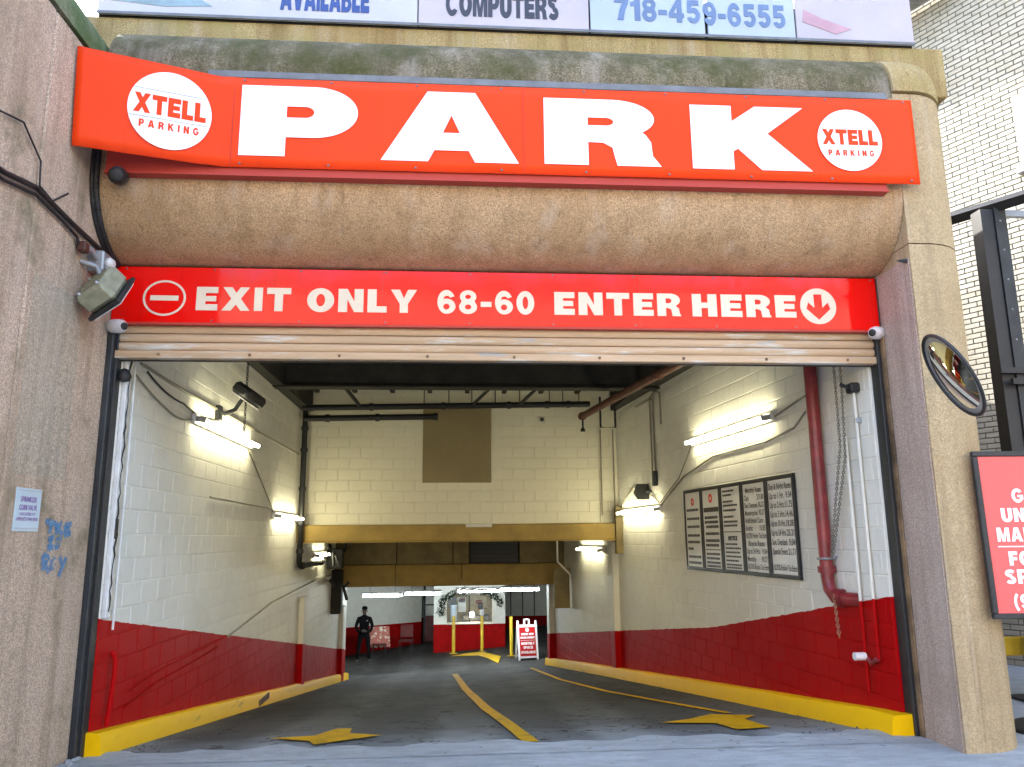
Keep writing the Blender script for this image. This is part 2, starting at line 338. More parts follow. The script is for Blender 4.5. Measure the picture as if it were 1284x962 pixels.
# ------------------------------------------------------------------ mesh helpers
class MB:
    def __init__(s): s.v = []; s.f = []
    def add(s, vs, fs, m=None):
        o = len(s.v)
        s.v += [tuple(m @ Vector(p)) if m else tuple(p) for p in vs]
        s.f += [tuple(i + o for i in q) for q in fs]
        return s
    def box(s, a, b, m=None):
        x0, y0, z0 = a; x1, y1, z1 = b
        return s.add([(x0, y0, z0), (x1, y0, z0), (x1, y1, z0), (x0, y1, z0), (x0, y0, z1), (x1, y0, z1), (x1, y1, z1), (x0, y1, z1)],
                     [(0, 3, 2, 1), (4, 5, 6, 7), (0, 1, 5, 4), (1, 2, 6, 5), (2, 3, 7, 6), (3, 0, 4, 7)], m)
    def cbox(s, a, b, c, m=None):
        """box with chamfered edges"""
        vs = []; idx = {}
        lo, hi = a, b
        for ix in (0, 1):
            for iy in (0, 1):
                for iz in (0, 1):
                    p = [hi[0] if ix else lo[0], hi[1] if iy else lo[1], hi[2] if iz else lo[2]]
                    q = [-c if ix else c, -c if iy else c, -c if iz else c]
                    for ax in range(3):
                        r = [p[k] + (0 if k == ax else q[k]) for k in range(3)]
                        idx[(ix, iy, iz, ax)] = len(vs); vs.append(tuple(r))
        fs = []
        for ax in range(3):
            u, v = [(1, 2), (2, 0), (0, 1)][ax]
            for sd in (0, 1):
                loop = []
                for (a_, b_) in ((0, 0), (1, 0), (1, 1), (0, 1)):
                    k = [0, 0, 0]; k[ax] = sd; k[u] = a_; k[v] = b_
                    loop.append(idx[(*k, ax)])
                fs.append(tuple(loop if sd else loop[::-1]))
        for ax in range(3):
            u, v = [(1, 2), (2, 0), (0, 1)][ax]
            for a_ in (0, 1):
                for b_ in (0, 1):
                    k0 = [0, 0, 0]; k0[u] = a_; k0[v] = b_; k1 = list(k0); k1[ax] = 1
                    fs.append((idx[(*k0, u)], idx[(*k1, u)], idx[(*k1, v)], idx[(*k0, v)]))
        for ix in (0, 1):
            for iy in (0, 1):
                for iz in (0, 1):
                    fs.append(tuple(idx[(ix, iy, iz, ax)] for ax in range(3)))
        return s.add(vs, fs, m)
    def tube(s, pts, r, seg=8, m=None, caps=True):
        pts = [Vector(p) for p in pts]; n = len(pts)
        rr = r if isinstance(r, (list, tuple)) else [r] * n
        rings = []
        ref = None
        for i, p in enumerate(pts):
            t = (pts[min(i + 1, n - 1)] - pts[max(i - 1, 0)]).normalized()
            if ref is None: ref = Vector((0, 0, 1)) if abs(t.z) < 0.9 else Vector((1, 0, 0))
            a = t.cross(ref)
            if a.length < 1e-4: a = t.cross(Vector((0, 1, 0)))
            a.normalize(); b = a.cross(t).normalized(); ref = b
            rings.append([p + (a * math.cos(2 * math.pi * k / seg) + b * math.sin(2 * math.pi * k / seg)) * rr[i] for k in range(seg)])
        vs = [q for ring in rings for q in ring]
        fs = [(i * seg + k, i * seg + (k + 1) % seg, (i + 1) * seg + (k + 1) % seg, (i + 1) * seg + k) for i in range(n - 1) for k in range(seg)]
        if caps: fs += [tuple(range(seg))[::-1], tuple((n - 1) * seg + k for k in range(seg))]
        return s.add(vs, fs, m)
    def lathe(s, prof, seg=24, m=None):
        """prof: (radius, height) about local Z"""
        vs = [(r * math.cos(2 * math.pi * k / seg), r * math.sin(2 * math.pi * k / seg), h) for r, h in prof for k in range(seg)]
        n = len(prof)
        fs = [(i * seg + k, i * seg + (k + 1) % seg, (i + 1) * seg + (k + 1) % seg, (i + 1) * seg + k) for i in range(n - 1) for k in range(seg)]
        if prof[0][0] > 1e-5: fs.append(tuple(range(seg))[::-1])
        if prof[-1][0] > 1e-5: fs.append(tuple((n - 1) * seg + k for k in range(seg)))
        return s.add(vs, fs, m)
    def prism(s, poly, lo, hi, axis='x', m=None):
        """closed 2D polygon extruded along an axis; poly coords are the other two axes in order"""
        n = len(poly)
        def P(a, b, t):
            return {'x': (t, a, b), 'y': (a, t, b), 'z': (a, b, t)}[axis]
        vs = [P(a, b, lo) for a, b in poly] + [P(a, b, hi) for a, b in poly]
        fs = [(i, (i + 1) % n, n + (i + 1) % n, n + i) for i in range(n)] + [tuple(range(n))[::-1], tuple(range(n, 2 * n))]
        return s.add(vs, fs, m)
    def mesh(s, name):
        me = bpy.data.meshes.new(name); me.from_pydata(s.v, [], s.f); me.validate(); me.update(); return me
    def build(s, name, mat, parent=None, smooth=0, recalc=True):
        me = s.mesh(name)
        if recalc:
            import bmesh
            bm = bmesh.new(); bm.from_mesh(me); bmesh.ops.remove_doubles(bm, verts=bm.verts, dist=1e-6)
            bmesh.ops.recalc_face_normals(bm, faces=bm.faces); bm.to_mesh(me); bm.free()
        return link(name, me, mat, parent, smooth)

def link(name, me, mat, parent=None, smooth=0):
    if mat is not None and not me.materials: me.materials.append(MAT[mat])
    if smooth:
        me.polygons.foreach_set('use_smooth', [True] * len(me.polygons)); me.set_sharp_from_angle(angle=R(smooth))
    o = bpy.data.objects.new(name, me); col.objects.link(o)
    if parent is not None: adopt(o, parent)
    return o
def world_of(o):
    m = Matrix.Translation(o.location)
    return world_of(o.parent) @ o.matrix_parent_inverse @ m if o.parent else m
def adopt(o, parent):
    o.parent = parent; o.matrix_parent_inverse = world_of(parent).inverted()
def tag(o, label, cat, group=None):
    o['label'] = label; o['category'] = cat
    if group: o['group'] = group
    return o
def thing(name, label, cat, loc=(0, 0, 0), group=None):
    o = bpy.data.objects.new(name, None); col.objects.link(o); o.location = loc; o.empty_display_size = 0.1
    return tag(o, label, cat, group)
def struct(o): o['kind'] = 'structure'; return o
def stuff(o): o['kind'] = 'stuff'; return o
def frame(origin, right, up):
    """matrix that carries a local sheet (x right, y up, z out) into the world"""
    r = Vector(right).normalized(); u = Vector(up); u = (u - r * u.dot(r)).normalized(); n = r.cross(u)
    return Matrix(((r.x, u.x, n.x, origin[0]), (r.y, u.y, n.y, origin[1]), (r.z, u.z, n.z, origin[2]), (0, 0, 0, 1)))
def arc(cx, cy, rx, ry, a0, a1, n=12):
    return [(cx + rx * math.cos(R(a0 + (a1 - a0) * i / n)), cy + ry * math.sin(R(a0 + (a1 - a0) * i / n))) for i in range(n + 1)]

# ------------------------------------------------------------------ lettering
def curve_mesh(splines, ext=0.001):
    cu = bpy.data.curves.new('lettering', 'CURVE'); cu.dimensions = '2D'; cu.fill_mode = 'BOTH'; cu.extrude = ext
    for pts in splines:
        sp = cu.splines.new('POLY'); sp.points.add(len(pts) - 1); sp.use_cyclic_u = True
        for i, p in enumerate(pts): sp.points[i].co = (p[0], p[1], 0, 1)
    o = bpy.data.objects.new('lettering', cu)
    me = bpy.data.meshes.new_from_object(o)
    bpy.data.objects.remove(o); bpy.data.curves.remove(cu)
    return me
def place(me, m, name, mat, parent):
    me.transform(m); return link(name, me, mat, parent)
def ribbon(pts, w):
    """thick stroke along a polyline as one outline"""
    pts = [Vector(p) for p in pts]; L, Rr = [], []
    for i, p in enumerate(pts):
        t = (pts[min(i + 1, len(pts) - 1)] - pts[max(i - 1, 0)]).normalized()
        nrm = Vector((-t.y, t.x)); L.append(p + nrm * w / 2); Rr.append(p - nrm * w / 2)
    return [tuple(p) for p in L + Rr[::-1]]
S_, B_ = 0.31, 0.265           # heavy stem and bar
def g_E(w=.72): return [[(0, 0), (w, 0), (w, B_), (S_, B_), (S_, .385), (w * .93, .385), (w * .93, .615), (S_, .615), (S_, 1 - B_), (w, 1 - B_), (w, 1), (0, 1)]], w
def g_F(w=.68): return [[(0, 0), (S_, 0), (S_, .37), (w * .93, .37), (w * .93, .60), (S_, .60), (S_, 1 - B_), (w, 1 - B_), (w, 1), (0, 1)]], w
def g_X(w=.95): return [[(0, 0), (.31, 0), (w / 2, .26), (w - .31, 0), (w, 0), (w * .67, .51), (w * .97, 1), (w * .97 - .31, 1), (w / 2, .76), (w * .03 + .31, 1), (w * .03, 1), (w * .33, .51)]], w
def g_I(w=.28): return [[(0, 0), (w, 0), (w, 1), (0, 1)]], w
def g_T(w=.82): return [[(w / 2 - .14, 0), (w / 2 + .14, 0), (w / 2 + .14, 1 - B_), (w, 1 - B_), (w, 1), (0, 1), (0, 1 - B_), (w / 2 - .14, 1 - B_)]], w
def g_L(w=.66): return [[(0, 0), (w, 0), (w, B_), (S_, B_), (S_, 1), (0, 1)]], w
def g_H(w=.84): return [[(0, 0), (S_, 0), (S_, .38), (w - S_, .38), (w - S_, 0), (w, 0), (w, 1), (w - S_, 1), (w - S_, .62), (S_, .62), (S_, 1), (0, 1)]], w
def g_N(w=.86): return [[(0, 0), (S_, 0), (S_, .55), (w - S_, 0), (w, 0), (w, 1), (w - S_, 1), (w - S_, .45), (S_, 1), (0, 1)]], w
def g_M(w=1.04): return [[(0, 0), (.25, 0), (.25, .66), (w / 2 - .13, 0), (w / 2 + .13, 0), (w - .25, .66), (w - .25, 0), (w, 0), (w, 1), (w - .33, 1), (w / 2, .36), (.33, 1), (0, 1)]], w
def g_Y(w=.9): return [[(w / 2 - .14, 0), (w / 2 + .14, 0), (w / 2 + .14, .38), (w, 1), (w - .31, 1), (w / 2, .62), (.31, 1), (0, 1), (w / 2 - .14, .38)]], w
def g_V(w=.9): return [[(w / 2 - .17, 0), (w / 2 + .17, 0), (w, 1), (w - .29, 1), (w / 2, .33), (.29, 1), (0, 1)]], w
def g_A(w=.96): return [[(0, 0), (.29, 0), (.35, .17), (w - .35, .17), (w - .29, 0), (w, 0), (w / 2 + .18, 1), (w / 2 - .18, 1)], [(.40, .37), (w - .40, .37), (w / 2, .70)]], w
def g_K(w=.92): return [[(0, 0), (S_, 0), (S_, .30), (.36, .41), (w - .33, 0), (w, 0), (.54, .60), (w * .96, 1), (w * .96 - .34, 1), (S_, .64), (S_, 1), (0, 1)]], w
def g_W(w=1.25): return [[(.19, 0), (.48, 0), (w / 2, .55), (w - .48, 0), (w - .19, 0), (w, 1), (w - .27, 1), (w - .37, .45), (w / 2 + .13, 1), (w / 2 - .13, 1), (.37, .45), (.27, 1), (0, 1)]], w
def g_O(w=.92): return [arc(w / 2, .5, w / 2, .52, 0, 355, 30), arc(w / 2, .5, w / 2 - S_, .27, 0, 355, 24)], w
def g_0(w=.70): return [arc(w / 2, .5, w / 2, .52, 0, 355, 30), arc(w / 2, .5, w / 2 - .24, .28, 0, 355, 24)], w
def g_8(w=.70):
    a, b = arc(w / 2, .735, w / 2 - .03, .285, -38, 218, 20), arc(w / 2, .285, w / 2, .305, 142, 398, 20)
    return [a + b, arc(w / 2, .73, .115, .095, 0, 345, 14), arc(w / 2, .285, .125, .11, 0, 345, 14)], w
def g_6(w=.70):
    out = arc(w / 2, .5, w / 2, .52, 28, 270, 22) + arc(w / 2, .31, w / 2, .33, 270, 470, 22)[1:]
    out += [(.255, .545), (.26, .60)] + arc(w / 2 + .02, .64, .13, .13, 170, 20, 8)
    return [out, arc(w / 2, .29, .125, .13, 0, 345, 14)], w
def g_9(w=.70):
    s, w = g_6(w); return [[(w - x, 1 - y) for x, y in q] for q in s], w
def g_1(w=.48): return [[(.20, 0), (w, 0), (w, 1), (.26, 1), (.18, .86), (0, .80), (0, .62), (.20, .66)]], w
def g_7(w=.68): return [[(.13, 0), (.42, 0), (.50, .38), (w, .78), (w, 1), (0, 1), (0, .76), (.38, .76), (.24, .46)]], w
def g_4(w=.74): return [[(.38, 0), (.64, 0), (.64, .20), (w, .20), (w, .40), (.64, .40), (.64, 1), (.40, 1), (0, .40), (0, .20), (.38, .20)], [(.22, .40), (.40, .40), (.40, .68)]], w
def g_5(w=.70): return [[(.08, .45), (.10, 1), (w - .05, 1), (w - .05, .78), (.31, .78), (.30, .64)] + arc(.37, .33, .33, .345, 85, -160, 18) + arc(.36, .33, .12, .14, -150, 100, 12) + [(.30, .42)]], w
def g_G(w=.92):
    return [arc(w / 2, .5, w / 2, .52, 35, 335, 28) + [(w - .02, .16), (w - .02, .55), (w / 2, .55), (w / 2, .38), (w - .24, .38), (w - .24, .29)] + arc(w / 2, .5, w / 2 - .25, .28, 300, 45, 20)], w
def g_C(w=.9): return [arc(w / 2, .5, w / 2, .52, 32, 328, 28) + arc(w / 2, .5, w / 2 - .26, .28, 312, 48, 22)], w
def g_S(w=.78):
    c = arc(w / 2, .735, w / 2 - .125, .15, 22, 270, 14) + arc(w / 2, .265, w / 2 - .125, .32 - .16, 90, -158, 14)[1:]
    return [ribbon(c, .235)], w
def g_U(w=.84): return [[(0, 1), (0, .40)] + arc(w / 2, .38, w / 2, .40, 180, 360, 16) + [(w, 1), (w - S_, 1), (w - S_, .42)] + arc(w / 2, .40, w / 2 - S_, .18, 360, 180, 12) + [(S_, 1)]], w
def g_D(w=.86): return [[(0, 0), (.40, 0)] + arc(.40, .5, w - .40, .5, -88, 88, 16) + [(.40, 1), (0, 1)], [(S_, .23), (.36, .23)] + arc(.36, .5, w - .36 - S_, .27, -85, 85, 12) + [(.36, .77), (S_, .77)]], w
def g_P(w=.80): return [[(0, 0), (S_, 0), (S_, .33), (.46, .33)] + arc(.46, .665, w - .46, .335, -85, 85, 14) + [(.46, 1), (0, 1)], [(S_, .55), (.42, .55)] + arc(.42, .67, .10, .12, -80, 80, 8) + [(.42, .79), (S_, .79)]], w
def g_R(w=.86): return [[(0, 0), (S_, 0), (S_, .36), (.38, .36)] + [(.50, .30), (.54, 0), (w, 0), (.80, .14), (.78, .34), (.66, .46)] + arc(.48, .71, w - .51, .29, -50, 85, 12) + [(.46, 1), (0, 1)], [(S_, .57), (.42, .57)] + arc(.42, .68, .10, .11, -80, 80, 8) + [(.42, .79), (S_, .79)]], w
def g_B(w=.82):
    return [[(0, 0), (.46, 0)] + arc(.46, .28, w - .46, .28, -88, 55, 12) + arc(.46, .76, w - .50, .24, -40, 88, 12) + [(.44, 1), (0, 1)],
            [(S_, .19), (.44, .19)] + arc(.44, .30, .10, .11, -80, 80, 8) + [(.44, .41), (S_, .41)], [(S_, .60), (.42, .60)] + arc(.42, .70, .09, .10, -80, 80, 8) + [(.42, .80), (S_, .80)]], w
def g_dash(w=.42): return [[(0, .30), (w, .30), (w, .52), (0, .52)]], w
def g_lp(w=.36): return [ribbon(arc(.62, .46, .50, .72, 128, 232, 14), .20)], w
def g_rp(w=.36): return [ribbon(arc(-.26, .46, .50, .72, 52, -52, 14), .20)], w
GL = {c: globals()['g_' + c] for c in 'ABCDEFGHIKLMNOPRSTUVWXY01456789'}
GL['-'] = g_dash; GL['('] = g_lp; GL[')'] = g_rp
def heavy(text, h, track=0.10, xs=1.0, width=None, space=0.45):
    """splines of a heavy sans word, lower left at 0,0; width squeezes it to fit"""
    x = 0; out = []
    for ch in text:
        if ch == ' ': x += space; continue
        sp, w = GL[ch]()
        out += [[(p[0] + x, p[1]) for p in q] for q in sp]; x += w + track
    x -= track
    k = (width / x) if width else h * xs
    return [[(p[0] * k, p[1] * h) for p in q] for q in out], x * k
def write(text, m, h, x, y, mat, parent, align='l', width=None, track=0.10, name='lettering', z=0.004, xs=1.0):
    sp, w = heavy(text, h, track, xs, width)
    dx = {'l': 0, 'c': -w / 2, 'r': -w}[align]
    return place(curve_mesh(sp), m @ Matrix.Translation((x + dx, y, z)), name, mat, parent)
def thin(text, m, h, x, y, mat, parent, align='l', width=None, z=0.004, bold=0.012, name='lettering'):
    """lighter lettering from the built-in face"""
    cu = bpy.data.curves.new('lettering', 'FONT'); cu.body = text; cu.size = 1.0; cu.offset = bold; cu.space_character = 1.06
    cu.resolution_u = 3
    o = bpy.data.objects.new('lettering', cu); me = bpy.data.meshes.new_from_object(o)
    bpy.data.objects.remove(o); bpy.data.curves.remove(cu)
    xs = [v.co.x for v in me.vertices]; a, b = min(xs), max(xs); s = h / 0.70
    sx = width / (b - a) if width else s
    dx = {'l': 0, 'c': -(b - a) * sx / 2, 'r': -(b - a) * sx}[align]
    return place(me, m @ Matrix.Translation((x + dx - a * sx, y, z)) @ Matrix.Diagonal((sx, s, 1, 1)), name, mat, parent)

# ------------------------------------------------------------------ levels and walls of the garage
def zr(X, Y):
    """height of the ramp that runs down into the garage"""
    return -(0.1215 - 0.0036 * X) * min(max(Y - 6.6, 0.0), 18.6)
LA, RA = R(-0.3), R(-4.4)
def lw(Y, off=0.0): return -2.78 + (Y - 6.55) * math.tan(LA) + off      # X of the left wall, off = out from it
def rw(Y, off=0.0): return 3.72 + (Y - 6.55) * math.tan(RA) - off       # X of the right wall

# ------------------------------------------------------------------ ground
def sheet_grid(xs, ys, zf, name, mat):
    b = MB(); nx, ny = len(xs), len(ys)
    b.add([(x, y, zf(x, y)) for y in ys for x in xs], [(j * nx + i, j * nx + i + 1, (j + 1) * nx + i + 1, (j + 1) * nx + i) for j in range(ny - 1) for i in range(nx - 1)])
    return b.build(name, mat, recalc=False)
g = MB()
for (x0, x1, y0, y1) in ((-600, 600, -600, -1.6), (-600, -12, -1.6, 600), (14, 600, -1.6, 600), (-12, 14, 42, 600)):
    g.add([(x0, y0, -0.13), (x1, y0, -0.13), (x1, y1, -0.13), (x0, y1, -0.13)], [(0, 1, 2, 3)])
struct(g.build('street', 'asphalt', recalc=False))
g = MB()
pts = [(-12, -1.45), (14, -1.45), (14, 42), (4.30, 42), (4.30, 6.62), (-2.86, 6.62), (-12, 6.62)]
g.add([(x, y, 0.0) for x, y in pts], [tuple(range(len(pts)))])
side = struct(g.build('sidewalk', 'walk', recalc=False))
struct(MB().cbox((-12, -1.6, -0.3), (14, -1.452, 0.0), 0.02).build('street_kerb', 'walk'))
nY = [6.622 + i * 0.35 for i in range(90)]
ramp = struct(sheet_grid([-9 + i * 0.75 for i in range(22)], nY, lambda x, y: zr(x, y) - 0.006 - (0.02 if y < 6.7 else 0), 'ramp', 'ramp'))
ramp['kind'] = 'structure'
# uneven seam of paler concrete where the sidewalk meets the ramp
g = MB(); top = []; bot = []
for i in range(60):
    x = -2.75 + i * 0.11
    if x > 3.72: break
    top.append((x, 6.66 + 0.10 * math.sin(i * 0.37) * math.sin(i * 0.8 + 1) + random.uniform(-0.02, 0.025))); bot.append((x, 6.30))
for i in range(len(top) - 1):
    g.add([(bot[i][0], bot[i][1], 0.004), (bot[i + 1][0], bot[i + 1][1], 0.004), (top[i + 1][0], top[i + 1][1], 0.004), (top[i][0], top[i][1], 0.004)], [(0, 1, 2, 3)])
o = g.build('concrete_seam', 'walk', ramp, recalc=False)

def painted(name, poly, z=0.008, mat='marking', div=1):
    """flat paint on the ramp, cut in strips so that it follows the fall"""
    b = MB(); b.add([(x, y, zr(x, y) + z) for x, y in poly], [tuple(range(len(poly)))])
    return b.build(name, mat, ramp, recalc=False)
def stripe(name, pts, w, z=0.006):
    dense = []
    for (a, b_) in zip(pts[:-1], pts[1:]):
        n = max(2, int(math.dist(a, b_) / 0.35))
        dense += [(a[0] + (b_[0] - a[0]) * i / n, a[1] + (b_[1] - a[1]) * i / n) for i in range(n)]
    dense.append(pts[-1]); b = MB(); vs = []
    for i, p in enumerate(dense):
        q0, q1 = dense[max(0, i - 1)], dense[min(len(dense) - 1, i + 1)]
        t = Vector((q1[0] - q0[0], q1[1] - q0[1])).normalized(); ww = w * (0.5 + random.uniform(-0.03, 0.03))
        for s in (-1, 1):
            x, y = p[0] - t.y * ww * s, p[1] + t.x * ww * s; vs.append((x, y, zr(x, y) + z))
    b.add(vs, [(2 * i, 2 * i + 1, 2 * i + 3, 2 * i + 2) for i in range(len(dense) - 1)])
    return b.build(name, 'marking', ramp, recalc=False)
stripe('lane_line', [(0.63, 6.66), (0.53, 8.2), (0.40, 9.85), (0.22, 13.6), (0.05, 19.8)], 0.13)
stripe('lane_line', [(2.85, 8.4), (2.70, 9.1), (2.51, 10.1), (2.22, 11.8), (1.97, 15.0), (1.92, 20.1)], 0.085)
painted('arrow_marking', [(-1.60, 7.42), (-1.20, 7.12), (-1.12, 6.86), (-0.62, 7.40), (-0.93, 7.66), (-0.96, 8.06), (-1.11, 8.08), (-1.22, 7.52)])
painted('arrow_marking', [(1.96, 7.72), (2.44, 7.55), (2.46, 7.06), (2.80, 7.14), (2.80, 7.80), (3.02, 8.10), (2.62, 8.30), (2.30, 7.95)])
painted('arrow_marking', [(-0.10, 27.4), (0.55, 27.8), (1.0, 27.75), (1.55, 26.4), (1.36, 24.6), (1.12, 26.2), (0.85, 27.0)], 0.012, 'yellow')

def kerb(name, xf, sgn, y0, y1, w, hgt):
    n = 44; b = MB(); prof = []
    for i in range(n + 1):
        y = y0 + (y1 - y0) * i / n; x = xf(y); z = zr(x, y)
        jz = random.uniform(-0.006, 0.006); jx = random.uniform(-0.006, 0.006)
        prof.append([(x - sgn * 0.02, y, z - 0.1), (x - sgn * 0.02, y, z + hgt + 0.004), (x + sgn * (w - 0.025), y, z + hgt + jz), (x + sgn * w, y, z + hgt - 0.03 + jz), (x + sgn * (w + 0.015 + jx), y, z - 0.1)])
    b.add([p for q in prof for p in q], [(i * 5 + k, i * 5 + k + 1, (i + 1) * 5 + k + 1, (i + 1) * 5 + k) for i in range(n) for k in range(4)] + [(0, 1, 2, 3, 4), tuple(n * 5 + k for k in range(5))])
    return struct(b.build(name, 'kerb', None, 40))
kl = kerb('kerb', lambda y: lw(y), 1, 6.56, 22.0, 0.11, 0.17)
kr = kerb('kerb', lambda y: rw(y), -1, 6.50, 21.4, 0.16, 0.16)
# broken hole in the left kerb's face
x_ = lw(12.0) + 0.115; z_ = zr(-2.7, 12.0)
b = MB().box((x_ - 0.01, 11.75, z_ + 0.035), (x_ + 0.012, 12.35, z_ + 0.115)); b.build('drain_hole', 'rust', kl)

# ------------------------------------------------------------------ block walls
def block_mesh(L, H, D, c=0.007):
    b = MB(); b.add([(0, 0, 0), (L, 0, 0), (L, H, 0), (0, H, 0), (0, 0, D - c), (L, 0, D - c), (L, H, D - c), (0, H, D - c), (c, c, D), (L - c, c, D), (L - c, H - c, D), (c, H - c, D)],
                    [(8, 9, 10, 11)] + [(4 + i, 4 + (i + 1) % 4, 8 + (i + 1) % 4, 8 + i) for i in range(4)] + [(i, (i + 1) % 4, 4 + (i + 1) % 4, 4 + i) for i in range(4)])
    return b.mesh('block')
def lay(parent, name, m, cells, D, mat, limit=300, jitter=0.0012, c=0.007):
    """cells: (x, y, L, H) on the local sheet; the nearest become objects, the rest one mesh"""
    cells = sorted(cells, key=lambda q: (m @ Vector((q[0], q[1], 0)) - CAM).length)
    cache = {}; rest = MB()
    for i, (x, y, L, H) in enumerate(cells):
        key = (round(L, 3), round(H, 3))
        if key not in cache:
            me = block_mesh(L, H, D, c); me.materials.append(MAT[mat]); cache[key] = me
        mm = m @ Matrix.Translation((x, y, random.uniform(-jitter, jitter)))
        if i < limit:
            o = bpy.data.objects.new(name, cache[key]); col.objects.link(o); o.parent = parent
            o.matrix_parent_inverse = world_of(parent).inverted(); o.matrix_basis = mm
        else:
            me = cache[key]; rest.add([v.co for v in me.vertices], [tuple(p.vertices) for p in me.polygons], mm)
    if rest.v: stuff(rest.build(name + '_rows', mat, parent, recalc=False))
def bond(x0, x1, y0, y1, L, H, j, keep):
    out = []; r = 0; y = y0
    while y < y1 - 0.02:
        x = x0 - (L / 2 if r % 2 else 0)
        while x < x1 - 0.02:
            a, b_ = max(x, x0), min(x + L, x1)
            if b_ - a > 0.06 and keep((a + b_) / 2, y + H / 2): out.append((a + j / 2, y + j / 2, b_ - a - j, min(H, y1 - y) - j))
            x += L
        y += H; r += 1
    return out
# left wall
wallL = thing('side_wall', 'white over red painted block wall on the left of the ramp', 'wall', (lw(6.6), 6.6, 0))
mL = frame((lw(6.60), 6.60, -2.6), (math.sin(LA), math.cos(LA), 0), (0, 0, 1))
LEN_L = 15.4
MB().box((-0.0, 0, -0.30), (LEN_L, 6.55, 0.0), mL).build('wall_core', 'wallpaint', wallL)
lay(wallL, 'block', mL, bond(0.0, LEN_L, 0, 6.4, 0.406, 0.203, 0.009, lambda x, y: y - 2.6 > zr(-2.8, 6.6 + x) - 0.2), 0.006, 'wallpaint', c=0.005)
# right wall
wallR = thing('side_wall', 'white over red painted block wall carrying the rate boards on the right', 'wall', (rw(6.6), 6.6, 0))
LEN_R = 14.9
y_end = 6.6 + LEN_R * math.cos(RA)
mR = frame((rw(y_end), y_end, -2.6), (-math.sin(RA), -math.cos(RA), 0), (0, 0, 1))
MB().box((0, 0, -0.30), (LEN_R, 6.75, 0.0), mR).build('wall_core', 'wallpaint', wallR)
lay(wallR, 'block', mR, bond(0.0, LEN_R, 0, 6.6, 0.406, 0.203, 0.009, lambda x, y: y - 2.6 > zr(3.2, y_end - x) - 0.2), 0.006, 'wallpaint', c=0.005)

# ------------------------------------------------------------------ the garage building
gar = thing('garage_building', 'tan pebbled concrete parking garage front with rounded overhang', 'building', (0.5, 6.5, 0))
XL, XR = -2.85, 3.80
# left pier: panels with open joints
def pier_panel(y0, y1, z0, z1, mat='pier'):
    MB().cbox((-9.0, y0, z0), (XL, y1, z1), 0.012).build('pier_panel', mat, gar)
pier_panel(5.195, 6.60, -0.2, 5.335)
pier_panel(3.60, 5.180, -0.2, 5.335)
cp = [(-9.0, 5.375), (XL, 5.375), (XL, 5.42)] + [(XL - 0.5 + 0.5 * math.cos(R(a)), 5.42 + 0.5 * math.sin(R(a))) for a in range(8, 91, 6)] + [(-9.0, 5.92)]
MB().prism(cp, 3.60, 6.445, 'y').build('rounded_coping', 'greenside', gar, 35)
MB().box((-9.0, 3.64, 5.93), (XL - 0.52, 6.455, 6.22)).build('parapet', 'band', gar)
MB().box((-9.0, 3.65, -0.2), (XL - 0.03, 16.0, 5.37)).build('pier_core', 'black', gar)
# paler repaired patch on the pier
MB().box((XL - 0.005, 5.27, 2.04), (XL + 0.003, 5.98, 3.40)).build('patch', 'patch', gar)
# spandrel: rounded underside and rounded top
prof = [(6.54, 3.885)] + [(6.55 - 0.61 * math.sin(R(a)), 4.46 - 0.575 * math.cos(R(a))) for a in range(6, 91, 7)] + [(5.94, 4.46), (5.94, 5.34), (6.54, 5.34)]
MB().prism(prof, XL + 0.012, XR - 0.004, 'x').build('spandrel', 'drum', gar, 35)
prof = [(6.54, 5.344), (5.94, 5.344), (5.94, 5.42)] + [(6.44 - 0.5 * math.cos(R(a)), 5.42 + 0.5 * math.sin(R(a))) for a in range(8, 91, 6)] + [(6.54, 5.92)]
MB().prism(prof, XL + 0.012, XR - 0.004, 'x').build('rounded_coping', 'mossy', gar, 35)
MB().cbox((XL - 0.9, 6.463, 5.70), (4.70, 7.2, 6.215), 0.01).build('parapet', 'band', gar)
# right column: rounded street corner
def col_plan(o=0.0, c=0.45):
    return [(XR - o * 0.2, 6.62), (XR - o * 0.2, 5.94 - o)] + [(3.97 + (c + o) * math.cos(R(a)), 6.39 + (c + o) * math.sin(R(a))) for a in range(-90, 1, 6)] + [(4.42 + o, 7.4), (XR + 0.2, 7.4)]
MB().prism(col_plan(), -0.2, 3.995, 'z').build('corner_column', 'ochre', gar, 35)
MB().prism(col_plan(), 4.007, 5.385, 'z').build('corner_column', 'ochre', gar, 35)
MB().prism(col_plan(-0.02, 0.44), 3.98, 4.02, 'z').build('joint', 'rust', gar, 35)
MB().box((-3.2, 6.466, 6.10), (4.40, 6.56, 6.6)).build('parapet_back', 'soot', gar)
rings = []
for zc in [5.40, 5.42, 5.50, 5.58, 5.66, 5.74, 5.80, 5.85, 5.89, 5.915]:
    yf = 6.44 - 0.53 * math.sqrt(max(0.0, 1 - (max(0.0, zc - 5.42) / 0.5) ** 2)); ry = 6.50 - yf
    rings.append([(XR + 0.004, 6.62, zc), (XR + 0.004, yf, zc)] + [(3.97 + 0.49 * math.cos(R(a)), 6.50 + ry * math.sin(R(a)), zc) for a in range(-90, 1, 9)] + [(4.46, 7.3, zc), (XR + 0.2, 7.3, zc)])
b = MB(); nr = len(rings[0])
b.add([p for q in rings for p in q], [(i * nr + k_, i * nr + (k_ + 1) % nr, (i + 1) * nr + (k_ + 1) % nr, (i + 1) * nr + k_) for i in range(len(rings) - 1) for k_ in range(nr)] + [tuple(range(nr))[::-1], tuple((len(rings) - 1) * nr + k_ for k_ in range(nr))])
b.build('column_cap', 'band', gar, 35)
MB().prism(col_plan(-0.02, 0.44), 5.37, 5.41, 'z').build('joint', 'rust', gar, 35)
